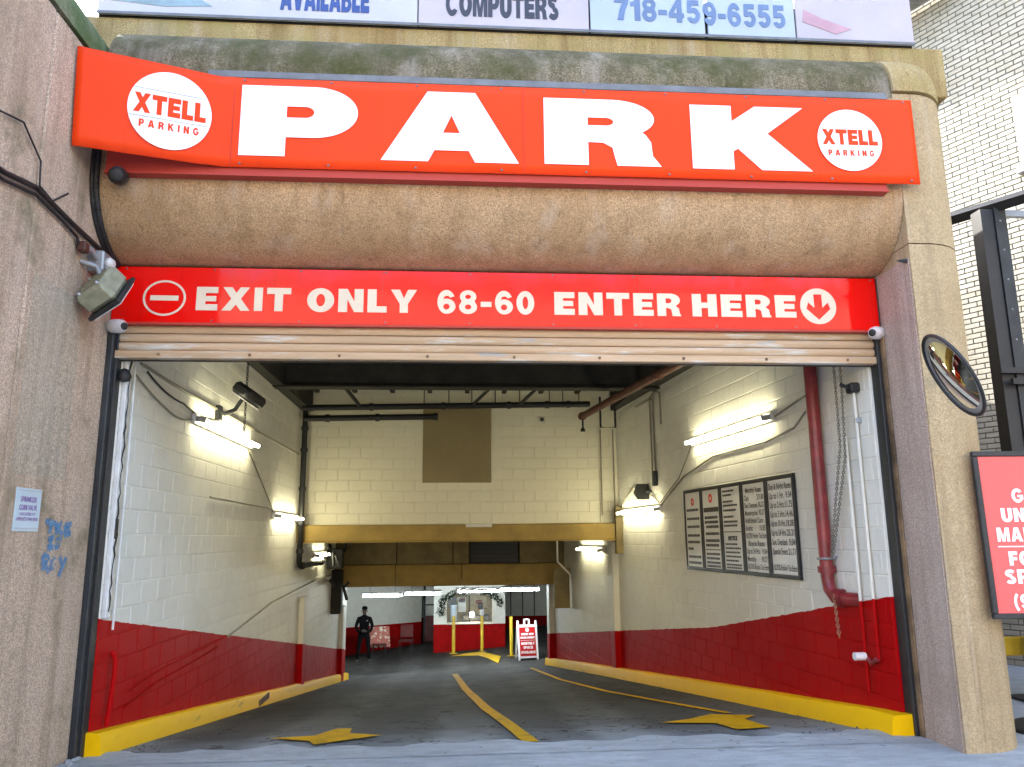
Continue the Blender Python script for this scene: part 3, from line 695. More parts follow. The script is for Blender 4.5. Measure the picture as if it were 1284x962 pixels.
# inner face of the column, a greyer render
MB().box((XR - 0.012, 5.955, -0.1), (XR - 0.002, 6.60, 3.88)).build('column_reveal', 'violet', gar)
MB().box((4.42, 7.3, -0.2), (4.46, 40, 6.2)).build('flank_wall', 'ochre', gar)
# shell that keeps the daylight out
MB().box((-9, 6.56, 3.42), (4.4, 6.95, 6.2)).build('lintel_wall', 'soot', gar)
MB().box((-9, 6.9, 4.45), (4.42, 42, 6.0)).build('roof_slab', 'soot', gar)
MB().box((3.735, 6.62, -0.2), (4.40, 6.95, 3.42)).build('jamb_wall', 'whitepaint', gar)
MB().box((-3.3, 6.61, -0.2), (-2.79, 6.80, 3.42)).build('jamb_wall', 'whitepaint', gar)
# ceiling steel of the first bay
def ibeam_x(y, x0, x1, z0, z1, w, name='ceiling_beam', mat='soot'):
    b = MB(); b.box((x0, y - w / 2, z0), (x1, y + w / 2, z0 + 0.03)); b.box((x0, y - 0.012, z0 + 0.031), (x1, y + 0.012, z1 - 0.031)); b.box((x0, y - w / 2, z1 - 0.03), (x1, y + w / 2, z1))
    return b.build(name, mat, gar)
for y in (8.2, 10.2, 12.2): ibeam_x(y, -3.0, 3.7, 3.93, 4.44, 0.24)
MB().box((lw(10) - 0.01, 6.96, 3.95), (lw(10) + 0.16, 14.6, 4.44)).build('ceiling_beam', 'soot', gar)
MB().box((rw(14.5) - 0.12, 6.96, 3.98), (rw(14.5) + 0.9, 14.6, 4.43)).build('ceiling_beam', 'soot', gar)
for i in range(9): MB().box((-2.6 + i * 0.7, 12.33, 4.30), (-2.52 + i * 0.7, 14.6, 4.44)).build('ceiling_joist', 'soot', gar)
# header wall over the ramp
hdr = thing('header_wall', 'cream painted block wall hanging over the ramp with a brown board', 'wall', (0.1, 14.7, 1.85))
mH = frame((-2.95, 14.68, 1.86), (1, 0, 0), (0, 0, 1))
MB().box((0, 0, -0.28), (6.15, 2.60, 0), mH).build('wall_core', 'cream', hdr)
lay(hdr, 'block', mH, bond(0.0, 6.15, 0, 2.59, 0.406, 0.203, 0.008, lambda x, y: not (2.36 < x < 3.66 and 0.76 < y < 2.2)), 0.007, 'cream', c=0.005)
MB().cbox((-0.585, 14.655, 2.62), (0.695, 14.70, 4.02), 0.004).build('cover_board', 'hatch', hdr)
MB().cbox((1.64, 14.60, 3.78), (1.70, 14.67, 3.84), 0.004).build('junction_box', 'black', hdr)
beam = tag(MB().cbox((-2.84, 14.50, 1.56), (3.03, 14.72, 1.852), 0.012).build('steel_beam', 'gold'), 'gold painted beam under the cream header wall', 'beam')
MB().box((-2.84, 14.45, 1.540), (3.03, 14.80, 1.558)).build('flange', 'gold', beam)
MB().cbox((0.22, 14.485, 1.80), (0.70, 14.499, 1.86), 0.003).build('plate', 'boothwhite', beam)
# low ceiling, second header with panels and a dark vent
MB().box((-6, 14.80, 1.60), (6, 19.62, 1.75)).build('low_ceiling', 'soot', gar)
hd2 = thing('panelled_header', 'olive and gold panelled header further down the ramp', 'header', (0.1, 19.5, 0.5))
for x0, x1 in ((-2.82, -1.38), (-1.36, -0.02), (0.0, 0.38), (1.62, 2.72)):
    MB().cbox((x0, 19.50, 1.0), (x1, 19.60, 1.60), 0.008).build('panel', 'goldpanel', hd2)
for x0, x1 in ((-2.82, -1.40), (-1.39, 0.2), (0.21, 2.72)):
    MB().cbox((x0, 19.44, 0.48), (x1, 19.60, 0.99), 0.012).build('fascia_board', 'gold', hd2)
vent = MB().box((0.42, 19.60, 1.0), (1.58, 19.62, 1.6)).build('vent_opening', 'black', hd2)
for i in range(5): MB().box((0.44, 19.50, 1.06 + i * 0.105), (1.56, 19.56, 1.075 + i * 0.105)).build('louvre', 'darksteel', vent)
MB().box((0.38, 19.46, 0.992), (1.62, 19.50, 1.02)).build('vent_frame', 'soot', hd2)
MB().box((-9, 19.64, 0.62), (7, 40, 0.75)).build('low_ceiling', 'soot', gar)
MB().box((-9, 19.61, 0.75), (7, 19.70, 1.75)).build('header_backing', 'soot', gar)
# pilasters on the two side walls
def pilaster(x0, x1, y0, y1, ztop, wall):
    z0 = zr(0.5 * (x0 + x1), y0) - 0.1
    MB().cbox((x0, y0, z0), (x1, y1, ztop), 0.012).build('pilaster', 'wallpaint', wall)
pilaster(lw(15.2) - 0.05, lw(15.2) + 0.10, 15.1, 15.4, 0.56, wallL)
pilaster(lw(20.6) - 0.05, lw(20.6) + 0.12, 20.5, 20.9, -0.05, wallL)
pilaster(rw(14.75) - 0.12, rw(14.75) + 0.06, 14.80, 15.15, 1.52, wallR)
pilaster(rw(20.9) - 0.14, rw(20.9) + 0.06, 20.8, 21.3, 0.5, wallR)
# steel post in the corner of the header
MB().cbox((2.98, 14.42, 1.30), (3.12, 14.56, 2.15), 0.006).build('post', 'goldpanel', beam)

# ------------------------------------------------------------------ far room
room = thing('lower_room', 'dim lower level beyond the ramp with white over red walls', 'room', (0, 30, -2.4))
def two_tone(name, x0, y0, x1, y1, zs0, zs1, zb=-2.75, zt=0.62):
    b = MB(); d = Vector((x1 - x0, y1 - y0, 0)); n = Vector((d.y, -d.x, 0)).normalized() * -0.12
    P = lambda x, y, z: (x, y, z)
    for (a0, a1, c0, c1, mat, nm) in ((zb, zb, zs0, zs1, 'boothred', 'wainscot'), (zs0, zs1, zt, zt, 'boothwhite', 'upper_wall')):
        q = MB(); q.add([(x0, y0, a0), (x1, y1, a1), (x1, y1, c1), (x0, y0, c0), (x0 + n.x, y0 + n.y, a0), (x1 + n.x, y1 + n.y, a1), (x1 + n.x, y1 + n.y, c1), (x0 + n.x, y0 + n.y, c0)],
                        [(0, 1, 2, 3), (7, 6, 5, 4), (0, 4, 5, 1), (1, 5, 6, 2), (2, 6, 7, 3), (3, 7, 4, 0)])
        q.build(nm, mat, room)
two_tone('wall', -6.0, 28.6, -1.22, 31.6, -1.55, -1.55)
two_tone('wall', -1.6, 34.0, 6.5, 34.0, -1.62, -1.62)
MB().box((-9.1, 20, -3), (-9, 40, 1)).build('end_wall', 'soot', room)
MB().box((6.4, 19.7, -3), (6.5, 40, 1)).build('end_wall', 'boothwhite', room)
MB().box((-9, 36, -3), (7, 36.1, 1)).build('end_wall', 'soot', room)
for x in (2.4, 2.9, 3.4): MB().box((x, 33.95, -1.6), (x + 0.04, 33.99, 0.5)).build('pipe_run', 'black', room)
# steel door in the recess beside the booth
d_ = thing('steel_door', 'dark metal door in the recess beside the booth', 'door', (-0.95, 31.9, -2.45))
MB().cbox((-1.16, 31.86, -2.5), (-1.08, 31.96, 0.1), 0.008).build('door_frame', 'black', d_)
MB().cbox((-0.62, 31.86, -2.5), (-0.55, 31.96, 0.1), 0.008).build('door_frame', 'black', d_)
MB().cbox((-1.075, 31.88, -1.35), (-0.625, 31.93, 0.08), 0.006).build('upper_panel', 'boothwhite', d_)
MB().cbox((-1.075, 31.88, -2.45), (-0.625, 31.93, -1.36), 0.006).build('lower_panel', 'darkred', d_)
MB().box((-1.07, 31.84, -0.97), (-0.63, 31.87, -0.92)).build('push_bar', 'black', d_)
MB().cbox((-0.84, 31.85, -0.62), (-0.75, 31.88, -0.48), 0.004).build('lock', 'black', d_)

# booth
bo = thing('attendant_booth', 'white over red attendant booth with a service window in the lower room', 'booth', (0.6, 29, -2.4))
BX0, BX1, BY = -0.68, 1.84, 28.6
zf = -2.40
MB().cbox((BX0, BY, zf), (BX1, BY + 0.10, -1.36), 0.006).build('wainscot', 'boothred', bo)
MB().cbox((BX0, BY + 0.101, zf), (BX0 + 0.1, BY + 2.6, -0.06), 0.006).build('side_panel', 'boothwhite', bo)
MB().cbox((BX1 - 0.1, BY + 0.101, zf), (BX1, BY + 2.6, -0.06), 0.006).build('side_panel', 'boothwhite', bo)
MB().cbox((BX0, BY + 2.61, zf), (BX1, BY + 2.7, -0.06), 0.006).build('back_panel', 'kraft', bo)
MB().cbox((BX0, BY, -1.358), (-0.22, BY + 0.1, -0.36), 0.006).build('front_panel', 'boothwhite', bo)
MB().cbox((1.38, BY, -1.358), (BX1, BY + 0.1, -0.36), 0.006).build('front_panel', 'boothwhite', bo)
MB().cbox((BX0, BY, -0.358), (BX1, BY + 0.1, -0.04), 0.006).build('front_panel', 'boothwhite', bo)
MB().box((BX0, BY - 0.02, zf - 0.06), (BX1, BY + 0.06, zf + 0.06)).build('plinth', 'hatch', bo)
MB().cbox((-0.24, BY - 0.10, -1.358), (1.40, BY + 0.30, -1.32), 0.005).build('counter', 'boothwhite', bo)
MB().box((-0.215, BY + 0.045, -1.315), (1.375, BY + 0.052, -0.365)).build('pane', 'glass', bo)
MB().box((0.55, BY + 0.03, -1.315), (0.59, BY + 0.07, -0.365)).build('mullion', 'black', bo)
for (x0, x1, z0, z1, mt) in ((0.18, 0.45, -0.95, -0.45, 'boardwhite'), (0.20, 0.43, -0.62, -0.46, 'redink'), (0.62, 0.85, -0.90, -0.42, 'kraft'), (0.90, 1.18, -0.80, -0.45, 'kraft'), (0.88, 1.2, -0.88, -0.82, 'rust'), (-0.18, 0.12, -0.80, -0.42, 'black'), (-0.1, 0.14, -1.25, -0.9, 'bb_blue')):
    MB().cbox((x0, BY + 0.06, z0), (x1, BY + 0.065, z1), 0.002).build('notice', mt, bo)
MB().cbox((0.35, BY + 0.5, -1.31), (1.3, BY + 1.0, -1.12), 0.03).build('desk_clutter', 'black', bo)
MB().lathe([(0.0, 0), (0.07, 0), (0.09, 0.05), (0.07, 0.16), (0.0, 0.19)], 12, Matrix.Translation((0.66, BY + 0.2, -1.14))).build('lamp', 'lamp_lit', bo, 40)
# garland
gl = thing('garland', 'dark leafy garland with pale baubles draped over the booth window', 'garland', (0.5, 28.5, -0.3))
path = []
for i in range(41):
    t = i / 40; a = math.pi * (1.06 - 1.0 * t)
    path.append(Vector((0.62 + 1.05 * math.cos(a), 28.50, -0.95 + 0.72 * max(0, math.sin(a)) ** 0.6)))
lf = MB(); bb = MB()
for p in path:
    for q in range(26):
        c = p + Vector((random.gauss(0, 0.055), random.gauss(0, 0.03), random.gauss(0, 0.055)))
        a = Vector((random.uniform(-1, 1), random.uniform(-1, 1), random.uniform(-1, 1))).normalized() * 0.07
        b_ = a.cross(Vector((random.random(), random.random(), 1))).normalized() * 0.018
        lf.add([c - a, c + b_, c + a, c - b_], [(0, 1, 2, 3)])
    for q in range(2):
        c = p + Vector((random.gauss(0, 0.06), -0.05, random.gauss(0, 0.06)))
        bb.lathe([(0, -0.022), (0.018, -0.012), (0.022, 0), (0.018, 0.012), (0, 0.022)], 6, Matrix.Translation(c))
stuff(lf.build('foliage', 'leaf', gl, recalc=False)); bb.build('baubles', 'boardwhite', gl, 60)
MB().tube(path, 0.012, 5).build('wire', 'black', gl)

# bollards
def bollard(x, y, h, label, cap=None):
    z = zr(x, y)
    t = thing('bollard', label, 'bollard', (x, y, z), 'yellow bollards in front of the booth')
    MB().lathe([(0.055, 0), (0.055, h - 0.03), (0.045, h - 0.008), (0.0, h)], 16, Matrix.Translation((x, y, z))).build('post', 'yellowpost', t, 40)
    MB().cbox((x - 0.13, y - 0.13, z), (x + 0.13, y + 0.13, z + 0.015), 0.004).build('base_plate', 'yellowpost' if cap is None else 'hatch', t)
bollard(0.02, 28.0, 1.24, 'yellow bollard nearest the left side of the booth window')
bollard(0.99, 27.9, 1.18, 'yellow bollard carrying a small grey machine before the booth', 1)
bollard(1.88, 26.3, 1.24, 'yellow bollard standing alone between booth and folding sign')
tm = thing('ticket_reader', 'small grey ticket reader head on the middle bollard', 'machine', (0.99, 27.9, zr(1, 27.9) + 1.18))
zt_ = zr(0.99, 27.9) + 1.18
MB().cbox((0.92, 27.82, zt_), (1.06, 27.98, zt_ + 0.22), 0.015).build('housing', 'greysteel', tm)
MB().cbox((0.86, 27.80, zt_ + 0.23), (1.02, 27.96, zt_ + 0.42), 0.015).build('head', 'black', tm)
MB().cbox((0.78, 27.84, zt_ + 0.40), (0.99, 27.92, zt_ + 0.52), 0.012).build('visor', 'brownpipe', tm)
# cone-like funnel lamp on the first bollard
fn = thing('pale_planter', 'pale tapered tub standing on the leftmost bollard', 'tub', (0.02, 28.0, zr(0, 28) + 1.24))
MB().lathe([(0.0, 0.0), (0.07, 0.0), (0.10, 0.15), (0.13, 0.36), (0.115, 0.36), (0.09, 0.15), (0.0, 0.06)], 14, Matrix.Translation((0.02, 28.0, zr(0, 28) + 1.24))).build('tub_body', 'bb_blue', fn, 40)

# folding A-frame sign
af = thing('folding_sign', 'red and white folding sign standing by the right wall', 'sign', (2.28, 25.4, zr(2.3, 25.4)))
az = zr(2.3, 25.4)
tilt = R(12)
for sgn in (-1, 1):
    m = Matrix.Translation((2.30, 25.4, az)) @ Matrix.Rotation(R(8), 4, 'Z') @ Matrix.Translation((0, sgn * 0.25, 0)) @ Matrix.Rotation(sgn * tilt, 4, 'X')
    b = MB()
    b.cbox((-0.32, -0.02, 0.0), (-0.26, 0.02, 1.18), 0.006, m); b.cbox((0.26, -0.02, 0.0), (0.32, 0.02, 1.18), 0.006, m)
    b.cbox((-0.255, -0.02, 0.06), (0.255, 0.02, 0.12), 0.006, m); b.cbox((-0.255, -0.02, 0.98), (0.255, 0.02, 1.05), 0.006, m)
    b.cbox((-0.10, -0.02, 1.055), (-0.05, 0.02, 1.19), 0.006, m); b.cbox((0.05, -0.02, 1.055), (0.10, 0.02, 1.19), 0.006, m); b.cbox((-0.095, -0.02, 1.195), (0.095, 0.02, 1.23), 0.006, m)
    fr = b.build('frame', 'whiteplastic', af)
    pn = MB().box((-0.258, -0.012, 0.122), (0.258, 0.012, 0.978), m).build('panel', 'aframered', af)
    if sgn < 0:
        fm = m @ frame((0, -0.013, 0), (1, 0, 0), (0, 0, 1))
        place(curve_mesh([arc(0, 0.90, 0.06, 0.06, 0, 350, 24)]), fm @ Matrix.Translation((0, 0, 0.003)), 'emblem', 'whitevinyl', pn)
        for tx, y, w, h in (('UNDER NEW', 0.74, 0.40, 0.065), ('MANAGEMENT', 0.64, 0.46, 0.06), ('MONTHLY', 0.46, 0.42, 0.075), ('SPACE', 0.34, 0.30, 0.075), ('AVAILABLE', 0.20, 0.46, 0.075)):
            write(tx, fm, h, 0, y, 'whitevinyl', pn, 'c', w)
        place(curve_mesh([[(-.23, .585), (.23, .585), (.23, .592), (-.23, .592)]]), fm @ Matrix.Translation((0, 0, 0.003)), 'rule', 'whitevinyl', pn)

# chairs
def chair(x, y, rz, mat, label, cloth):
    z = zr(x, y); m = Matrix.Translation((x, y, z)) @ Matrix.Rotation(rz, 4, 'Z')
    t = thing('chair', label, 'chair', (x, y, z), 'chairs along the lower wall')
    MB().cbox((-0.24, -0.22, 0.43), (0.24, 0.22, 0.48), 0.015, m).build('seat', mat, t)
    MB().cbox((-0.23, 0.20, 0.55), (0.23, 0.24, 0.98), 0.015, m).build('backrest', mat, t)
    for sx in (-0.21, 0.21):
        MB().tube([m @ Vector((sx, -0.2, 0)), m @ Vector((sx, -0.19, 0.43))], 0.016, 6).build('leg', 'black', t)
        MB().tube([m @ Vector((sx, 0.22, 0)), m @ Vector((sx, 0.21, 0.45)), m @ Vector((sx, 0.245, 0.9))], 0.016, 6).build('leg', 'black', t)
    if cloth:
        b = MB(); n = 14; vs = []
        for j in range(9):
            for i in range(n + 1):
                xx = -0.34 + 0.68 * i / n; zz = 1.02 - 0.085 * j
                vs.append(m @ Vector((xx * (1 + 0.04 * j * 0.3), 0.17 - 0.02 * j + 0.025 * math.sin(i * 1.7 + j * 0.4), zz + 0.02 * math.sin(i * 2.1) * j / 8)))
        b.add(vs, [(j * (n + 1) + i, j * (n + 1) + i + 1, (j + 1) * (n + 1) + i + 1, (j + 1) * (n + 1) + i) for j in range(8) for i in range(n)])
        c = b.build('cloth', None, None, 60, recalc=False); c.name = 'patterned_cloth'
        k = NT('patterned_cloth'); f = k.noise(7, 3, 0.7, 0.54, 0.58); c.data.materials.append(k.set(k.mix(f, (0.42, 0.14, 0.11), (0.70, 0.66, 0.56)), 0.9))
        so = c.modifiers.new('thickness', 'SOLIDIFY'); so.thickness = 0.008
        tag(c, 'rose and white patterned cloth hung over the chair by the standing person', 'cloth')
chair(-2.55, 28.6, R(8), 'darkred', 'chair with a patterned cloth over its back', True)
chair(-1.65, 28.9, R(-5), 'darkred', 'bare dark red chair between cloth-draped chair and booth', False)

# ------------------------------------------------------------------ person
def person(x, y, rz):
    z = zr(x, y)
    t = thing('person', 'person in black clothes standing with hands together at the left wall', 'person', (x, y, z))
    J = [  # name, pos, radius(x,y)
        ((0, 0, 0.95), (.17, .12)), ((0, 0.0, 1.10), (.165, .115)), ((0, -.01, 1.28), (.19, .125)), ((0, 0, 1.42), (.15, .10)), ((0, -.01, 1.50), (.062, .062)), ((0, -.02, 1.57), (.065, .07)), ((0, -.03, 1.66), (.082, .10)), ((0, -.025, 1.74), (.078, .095)), ((0, -.02, 1.785), (.045, .055)),
        ((-.19, 0, 1.40), (.075, .075)), ((-.28, .02, 1.15), (.058, .058)), ((-.20, -.16, 1.00), (.045, .045)), ((-.06, -.22, 1.03), (.035, .03)), ((.02, -.23, 1.02), (.03, .022)),
        ((.19, 0, 1.40), (.075, .075)), ((.28, .02, 1.15), (.058, .058)), ((.20, -.16, 0.99), (.045, .045)), ((.07, -.22, 1.01), (.035, .03)), ((-.01, -.25, 1.00), (.03, .022)),
        ((-.11, 0, 0.86), (.10, .10)), ((-.17, -.02, 0.49), (.068, .075)), ((-.20, .01, 0.10), (.048, .052)), ((-.21, -.03, 0.045), (.045, .04)), ((-.235, -.17, 0.03), (.042, .028)),
        ((.11, 0, 0.86), (.10, .10)), ((.16, -.02, 0.49), (.068, .075)), ((.19, .01, 0.10), (.048, .052)), ((.20, -.03, 0.045), (.045, .04)), ((.225, -.17, 0.03), (.042, .028))]
    Ed = [(0, 1), (1, 2), (2, 3), (3, 4), (4, 5), (5, 6), (6, 7), (7, 8), (3, 9), (9, 10), (10, 11), (11, 12), (12, 13), (3, 14), (14, 15), (15, 16), (16, 17), (17, 18), (0, 19), (19, 20), (20, 21), (21, 22), (22, 23), (0, 24), (24, 25), (25, 26), (26, 27), (27, 28)]
    me = bpy.data.meshes.new('body'); me.from_pydata([j[0] for j in J], Ed, [])
    o = bpy.data.objects.new('body', me); col.objects.link(o)
    sk = o.modifiers.new('skin', 'SKIN'); sk.use_smooth_shade = True
    for i, j in enumerate(J):
        me.skin_vertices[0].data[i].radius = j[1]; me.skin_vertices[0].data[i].use_root = (i == 0)
    sb = o.modifiers.new('sub', 'SUBSURF'); sb.levels = sb.render_levels = 2
    dg = bpy.context.evaluated_depsgraph_get(); me2 = bpy.data.meshes.new_from_object(o.evaluated_get(dg))
    bpy.data.objects.remove(o)
    me2.materials.clear()
    for n in ('darkcloth', 'skin', 'shoe'): me2.materials.append(MAT[n])
    for p in me2.polygons:
        c = p.center; p.use_smooth = True
        p.material_index = 1 if (c.z > 1.52 or (abs(c.x) < 0.09 and c.y < -0.17 and 0.95 < c.z < 1.08)) else (2 if c.z < 0.085 else 0)
    me2.transform(Matrix.Translation((x, y, z)) @ Matrix.Rotation(rz, 4, 'Z'))
    link('body', me2, None, t)
    M = Matrix.Translation((x, y, z)) @ Matrix.Rotation(rz, 4, 'Z')
    MB().lathe([(0.092, 0.0), (0.096, 0.05), (0.08, 0.10), (0.0, 0.125)], 14, M @ Matrix.Translation((0, -0.02, 1.70))).build('cap', 'darkcloth', t, 50)
    MB().cbox((-0.07, -0.20, 1.705), (0.07, -0.10, 1.72), 0.006, M).build('cap_brim', 'darkcloth', t)
    b = MB()
    b.cbox((-0.012, -0.14, 1.63), (0.012, -0.115, 1.67), 0.004, M); b.build('nose', 'skin', t)
    for s in (-1, 1): MB().cbox((s * 0.092 - 0.012, -0.045, 1.62), (s * 0.092 + 0.012, -0.005, 1.68), 0.006, M).build('ear', 'skin', t)
    # hands: palm with four fingers and a thumb
    for s, hx in ((-1, 0.0), (1, 0.01)):
        b = MB()
        for q in range(4): b.tube([M @ Vector((s * (-0.01), -0.235 - 0.004 * q, 1.045 - 0.018 * q)), M @ Vector((s * 0.03, -0.26, 1.04 - 0.018 * q)), M @ Vector((s * 0.055, -0.25, 1.03 - 0.018 * q))], [0.010, 0.009, 0.007], 6)
        b.tube([M @ Vector((s * -0.03, -0.23, 1.05)), M @ Vector((s * 0.0, -0.25, 1.075)), M @ Vector((s * 0.02, -0.255, 1.08))], [0.012, 0.010, 0.008], 6)
        b.build('fingers', 'skin', t, 60)
    MB().cbox((0.07, -0.125, 1.33), (0.12, -0.118, 1.36), 0.002, M).build('badge', 'greyline', t)
person(-3.02, 28.0, R(6))

# ------------------------------------------------------------------ fluorescent lights
def tube_light(a, b_, out, label, mat='tube_warm', group='tube lights'):
    """a, b_: ends on the wall or ceiling; out: unit vector away from it"""
    a, b_, out = Vector(a), Vector(b_), Vector(out).normalized()
    d = (b_ - a).normalized(); L = (b_ - a).length
    t = thing('fluorescent_light', label, 'light', a, group)
    m = Matrix.Identity(4); s = d.cross(out)
    m = Matrix(((d.x, s.x, out.x, a.x), (d.y, s.y, out.y, a.y), (d.z, s.z, out.z, a.z), (0, 0, 0, 1)))
    MB().cbox((-0.05, -0.05, 0.002), (L + 0.05, 0.05, 0.045), 0.006, m).build('housing', 'whitepaint', t)
    for x in (-0.045, L + 0.005): MB().cbox((x, -0.03, 0.046), (x + 0.04, 0.03, 0.15), 0.006, m).build('socket', 'greysteel', t)
    MB().tube([m @ Vector((0.0, 0, 0.118)), m @ Vector((L, 0, 0.118))], 0.022, 10).build('tube', mat, t, 50)
LN, RN_ = (1, 0, -0.15), (-1, -0.08, -0.15)
tube_light((lw(8.45, .012), 8.45, 2.88), (lw(10.85, .012), 10.85, 2.88), LN, 'long lit tube light nearest the street on the left wall')
tube_light((lw(12.5, .012), 12.5, 1.98), (lw(14.4, .012), 14.4, 1.98), LN, 'second lit tube light on the left wall, beside the black pipe')
tube_light((lw(16.3, .012), 16.3, 1.30), (lw(17.7, .012), 17.7, 1.30), LN, 'lit tube light low on the left wall under the gold beam')
tube_light((rw(8.43, .012), 8.43, 2.91), (rw(10.75, .012), 10.75, 2.91), RN_, 'long lit tube light above the rate boards')
tube_light((rw(12.25, .012), 12.25, 2.04), (rw(14.3, .012), 14.3, 2.04), RN_, 'lit tube light left of the rate boards on the right wall')
tube_light((rw(15.8, .012), 15.8, 1.36), (rw(17.6, .012), 17.6, 1.36), RN_, 'lit tube light on the right wall under the gold beam')
for i, (x0, x1, lab) in enumerate(((-2.70, -1.55, 'leftmost of the four white tube lights in the lower room'), (-1.44, -0.40, 'second from left of the four white tube lights in the lower room'), (0.15, 1.40, 'white tube light over the booth window'), (1.48, 2.60, 'rightmost of the four white tube lights in the lower room'))):
    zz = (-0.05, -0.01, 0.04, 0.07)[i]
    tube_light((x0, 24.5, zz + 0.09), (x1, 24.5, zz + 0.09), (0, 0, -1), lab, 'tube_cool', 'ceiling tube lights of the lower room')
    for x in (x0 + 0.2, x1 - 0.2): MB().tube([(x, 24.5, zz + 0.09), (x, 24.5, 0.62)], 0.006, 5).build('hanger_rod', 'black', bpy.data.objects[[o.name for o in col.objects if o.name.startswith('fluorescent_light')][-1]])

# ------------------------------------------------------------------ pipes, cables and fittings of the side walls
def pipe(name, label, pts, r, mat, cat='pipe', seg=12, group=None):
    o = MB().tube(pts, r, seg).build(name, mat, None, 50); return tag(o, label, cat, group)
def collars(parent, pts, r, mat, L=0.07):
    for p, d in pts:
        d = Vector(d).normalized(); p = Vector(p); MB().tube([p - d * L / 2, p + d * L / 2], r, 12).build('coupling', mat, parent, 50)
bp = pipe('standpipe', 'black vertical drain pipe in the left corner by the header wall', [(-2.72, 14.38, 4.3), (-2.72, 14.38, 1.22), (-2.72, 14.46, 1.16), (-2.72, 14.6, 1.14), (-2.72, 17.0, 1.14)], 0.05, 'rubber')
collars(bp, [((-2.72, 14.38, z), (0, 0, 1)) for z in (3.6, 3.2, 2.5, 1.9, 1.4)] + [((-2.72, 14.7, 1.14), (0, 1, 0)), ((-2.72, 16.7, 1.14), (0, 1, 0))], 0.066, 'black')
vb = thing('valve_cluster', 'dark tangle of valves and conduit at the end of the left wall', 'valves', (-2.6, 18.3, 0.6))
for i in range(9):
    p = Vector((-2.66 + random.uniform(-0.1, 0.22), 18.0 + random.uniform(-0.5, 0.8), random.uniform(0.35, 1.45)))
    MB().tube([p, p + Vector((random.uniform(-0.1, 0.1), random.uniform(-0.3, 0.3), random.uniform(-0.35, 0.35)))], 0.035, 8).build('fitting', 'rubber', vb, 50)
MB().cbox((-2.84, 18.2, 0.95), (-2.5, 18.5, 1.4), 0.02).build('valve_box', 'black', vb)
MB().cbox((-2.84, 19.0, -0.1), (-2.60, 19.3, 0.9), 0.02).build('riser_box', 'soot', vb)
up = pipe('ceiling_pipe', 'upper black pipe crossing in front of the cream header wall', [(-2.72, 14.1, 3.93), (2.5, 14.1, 4.02)], 0.055, 'rubber')
collars(up, [((x, 14.1, 3.93 + (x + 2.72) * 0.0172), (1, 0, 0)) for x in (-1.5, -0.2, 1.0, 1.7, 2.1)], 0.07, 'black')
for x in (-0.55, -0.1, 0.32, 0.75, 1.2, 1.75, 2.0, 2.3):
    MB().tube([(x, 14.1, 3.95), (x, 14.1, 4.44)], 0.010, 5).build('hanger_rod', 'black', up)
lp = pipe('ceiling_pipe', 'lower short black pipe ending beside the brown board', [(-2.72, 14.25, 3.76), (-0.30, 14.25, 3.80)], 0.055, 'rubber')
collars(lp, [((-2.3, 14.25, 3.767), (1, 0, 0)), ((-1.4, 14.25, 3.78), (1, 0, 0)), ((-0.34, 14.25, 3.80), (1, 0, 0))], 0.072, 'black')
sp_ = pipe('ceiling_pipe', 'thin black branch pipe sloping from the ceiling to the upper pipe', [(-2.1, 12.4, 4.42), (-1.75, 13.9, 4.02), (-1.7, 14.05, 3.95)], 0.035, 'black')
for (xa, xb) in ((0.35, 0.95), (1.2, 1.75)):
    pipe('brace_rod', 'black slanting brace above the brown board' if xa < 1 else 'black slanting brace near the right ceiling corner', [(xb, 12.9, 4.42), (xa, 14.0, 4.0)], 0.03, 'black', 'brace')
dp = pipe('ceiling_pipe', 'rusty red pipe running back along the right ceiling edge', [(3.0, 8.0, 3.75), (2.30, 13.9, 3.75)], 0.06, 'brownpipe')
collars(dp, [((2.75, 10.1, 3.75), (-0.12, 1, 0)), ((2.31, 13.8, 3.75), (-0.12, 1, 0))], 0.075, 'brownpipe')
MB().tube([(2.31, 13.8, 3.75), (2.31, 13.8, 3.52)], 0.018, 6).build('sprinkler_drop', 'black', dp); MB().lathe([(0, 0), (0.05, 0.0), (0.03, 0.06), (0, 0.06)], 8, Matrix.Translation((2.31, 13.8, 3.47))).build('sprinkler_head', 'black', dp)
rk = pipe('conduit_run', 'black frame of conduit hung below the right ceiling corner', [(3.02, 14.35, 4.2), (3.02, 14.35, 3.62), (2.74, 14.35, 3.62), (2.74, 14.35, 4.2)], 0.022, 'black', 'conduit')
pipe('conduit_run', 'two thin painted conduits down the right end of the header wall', [(2.78, 14.62, 3.62), (2.78, 14.62, 2.0)], 0.012, 'cable', 'conduit')
o = bpy.data.objects[[q.name for q in col.objects if q.name.startswith('conduit_run')][-1]]
MB().tube([(3.02, 14.62, 3.62), (3.02, 14.62, 2.0)], 0.012, 8).build('second_run', 'cable', o, 50)
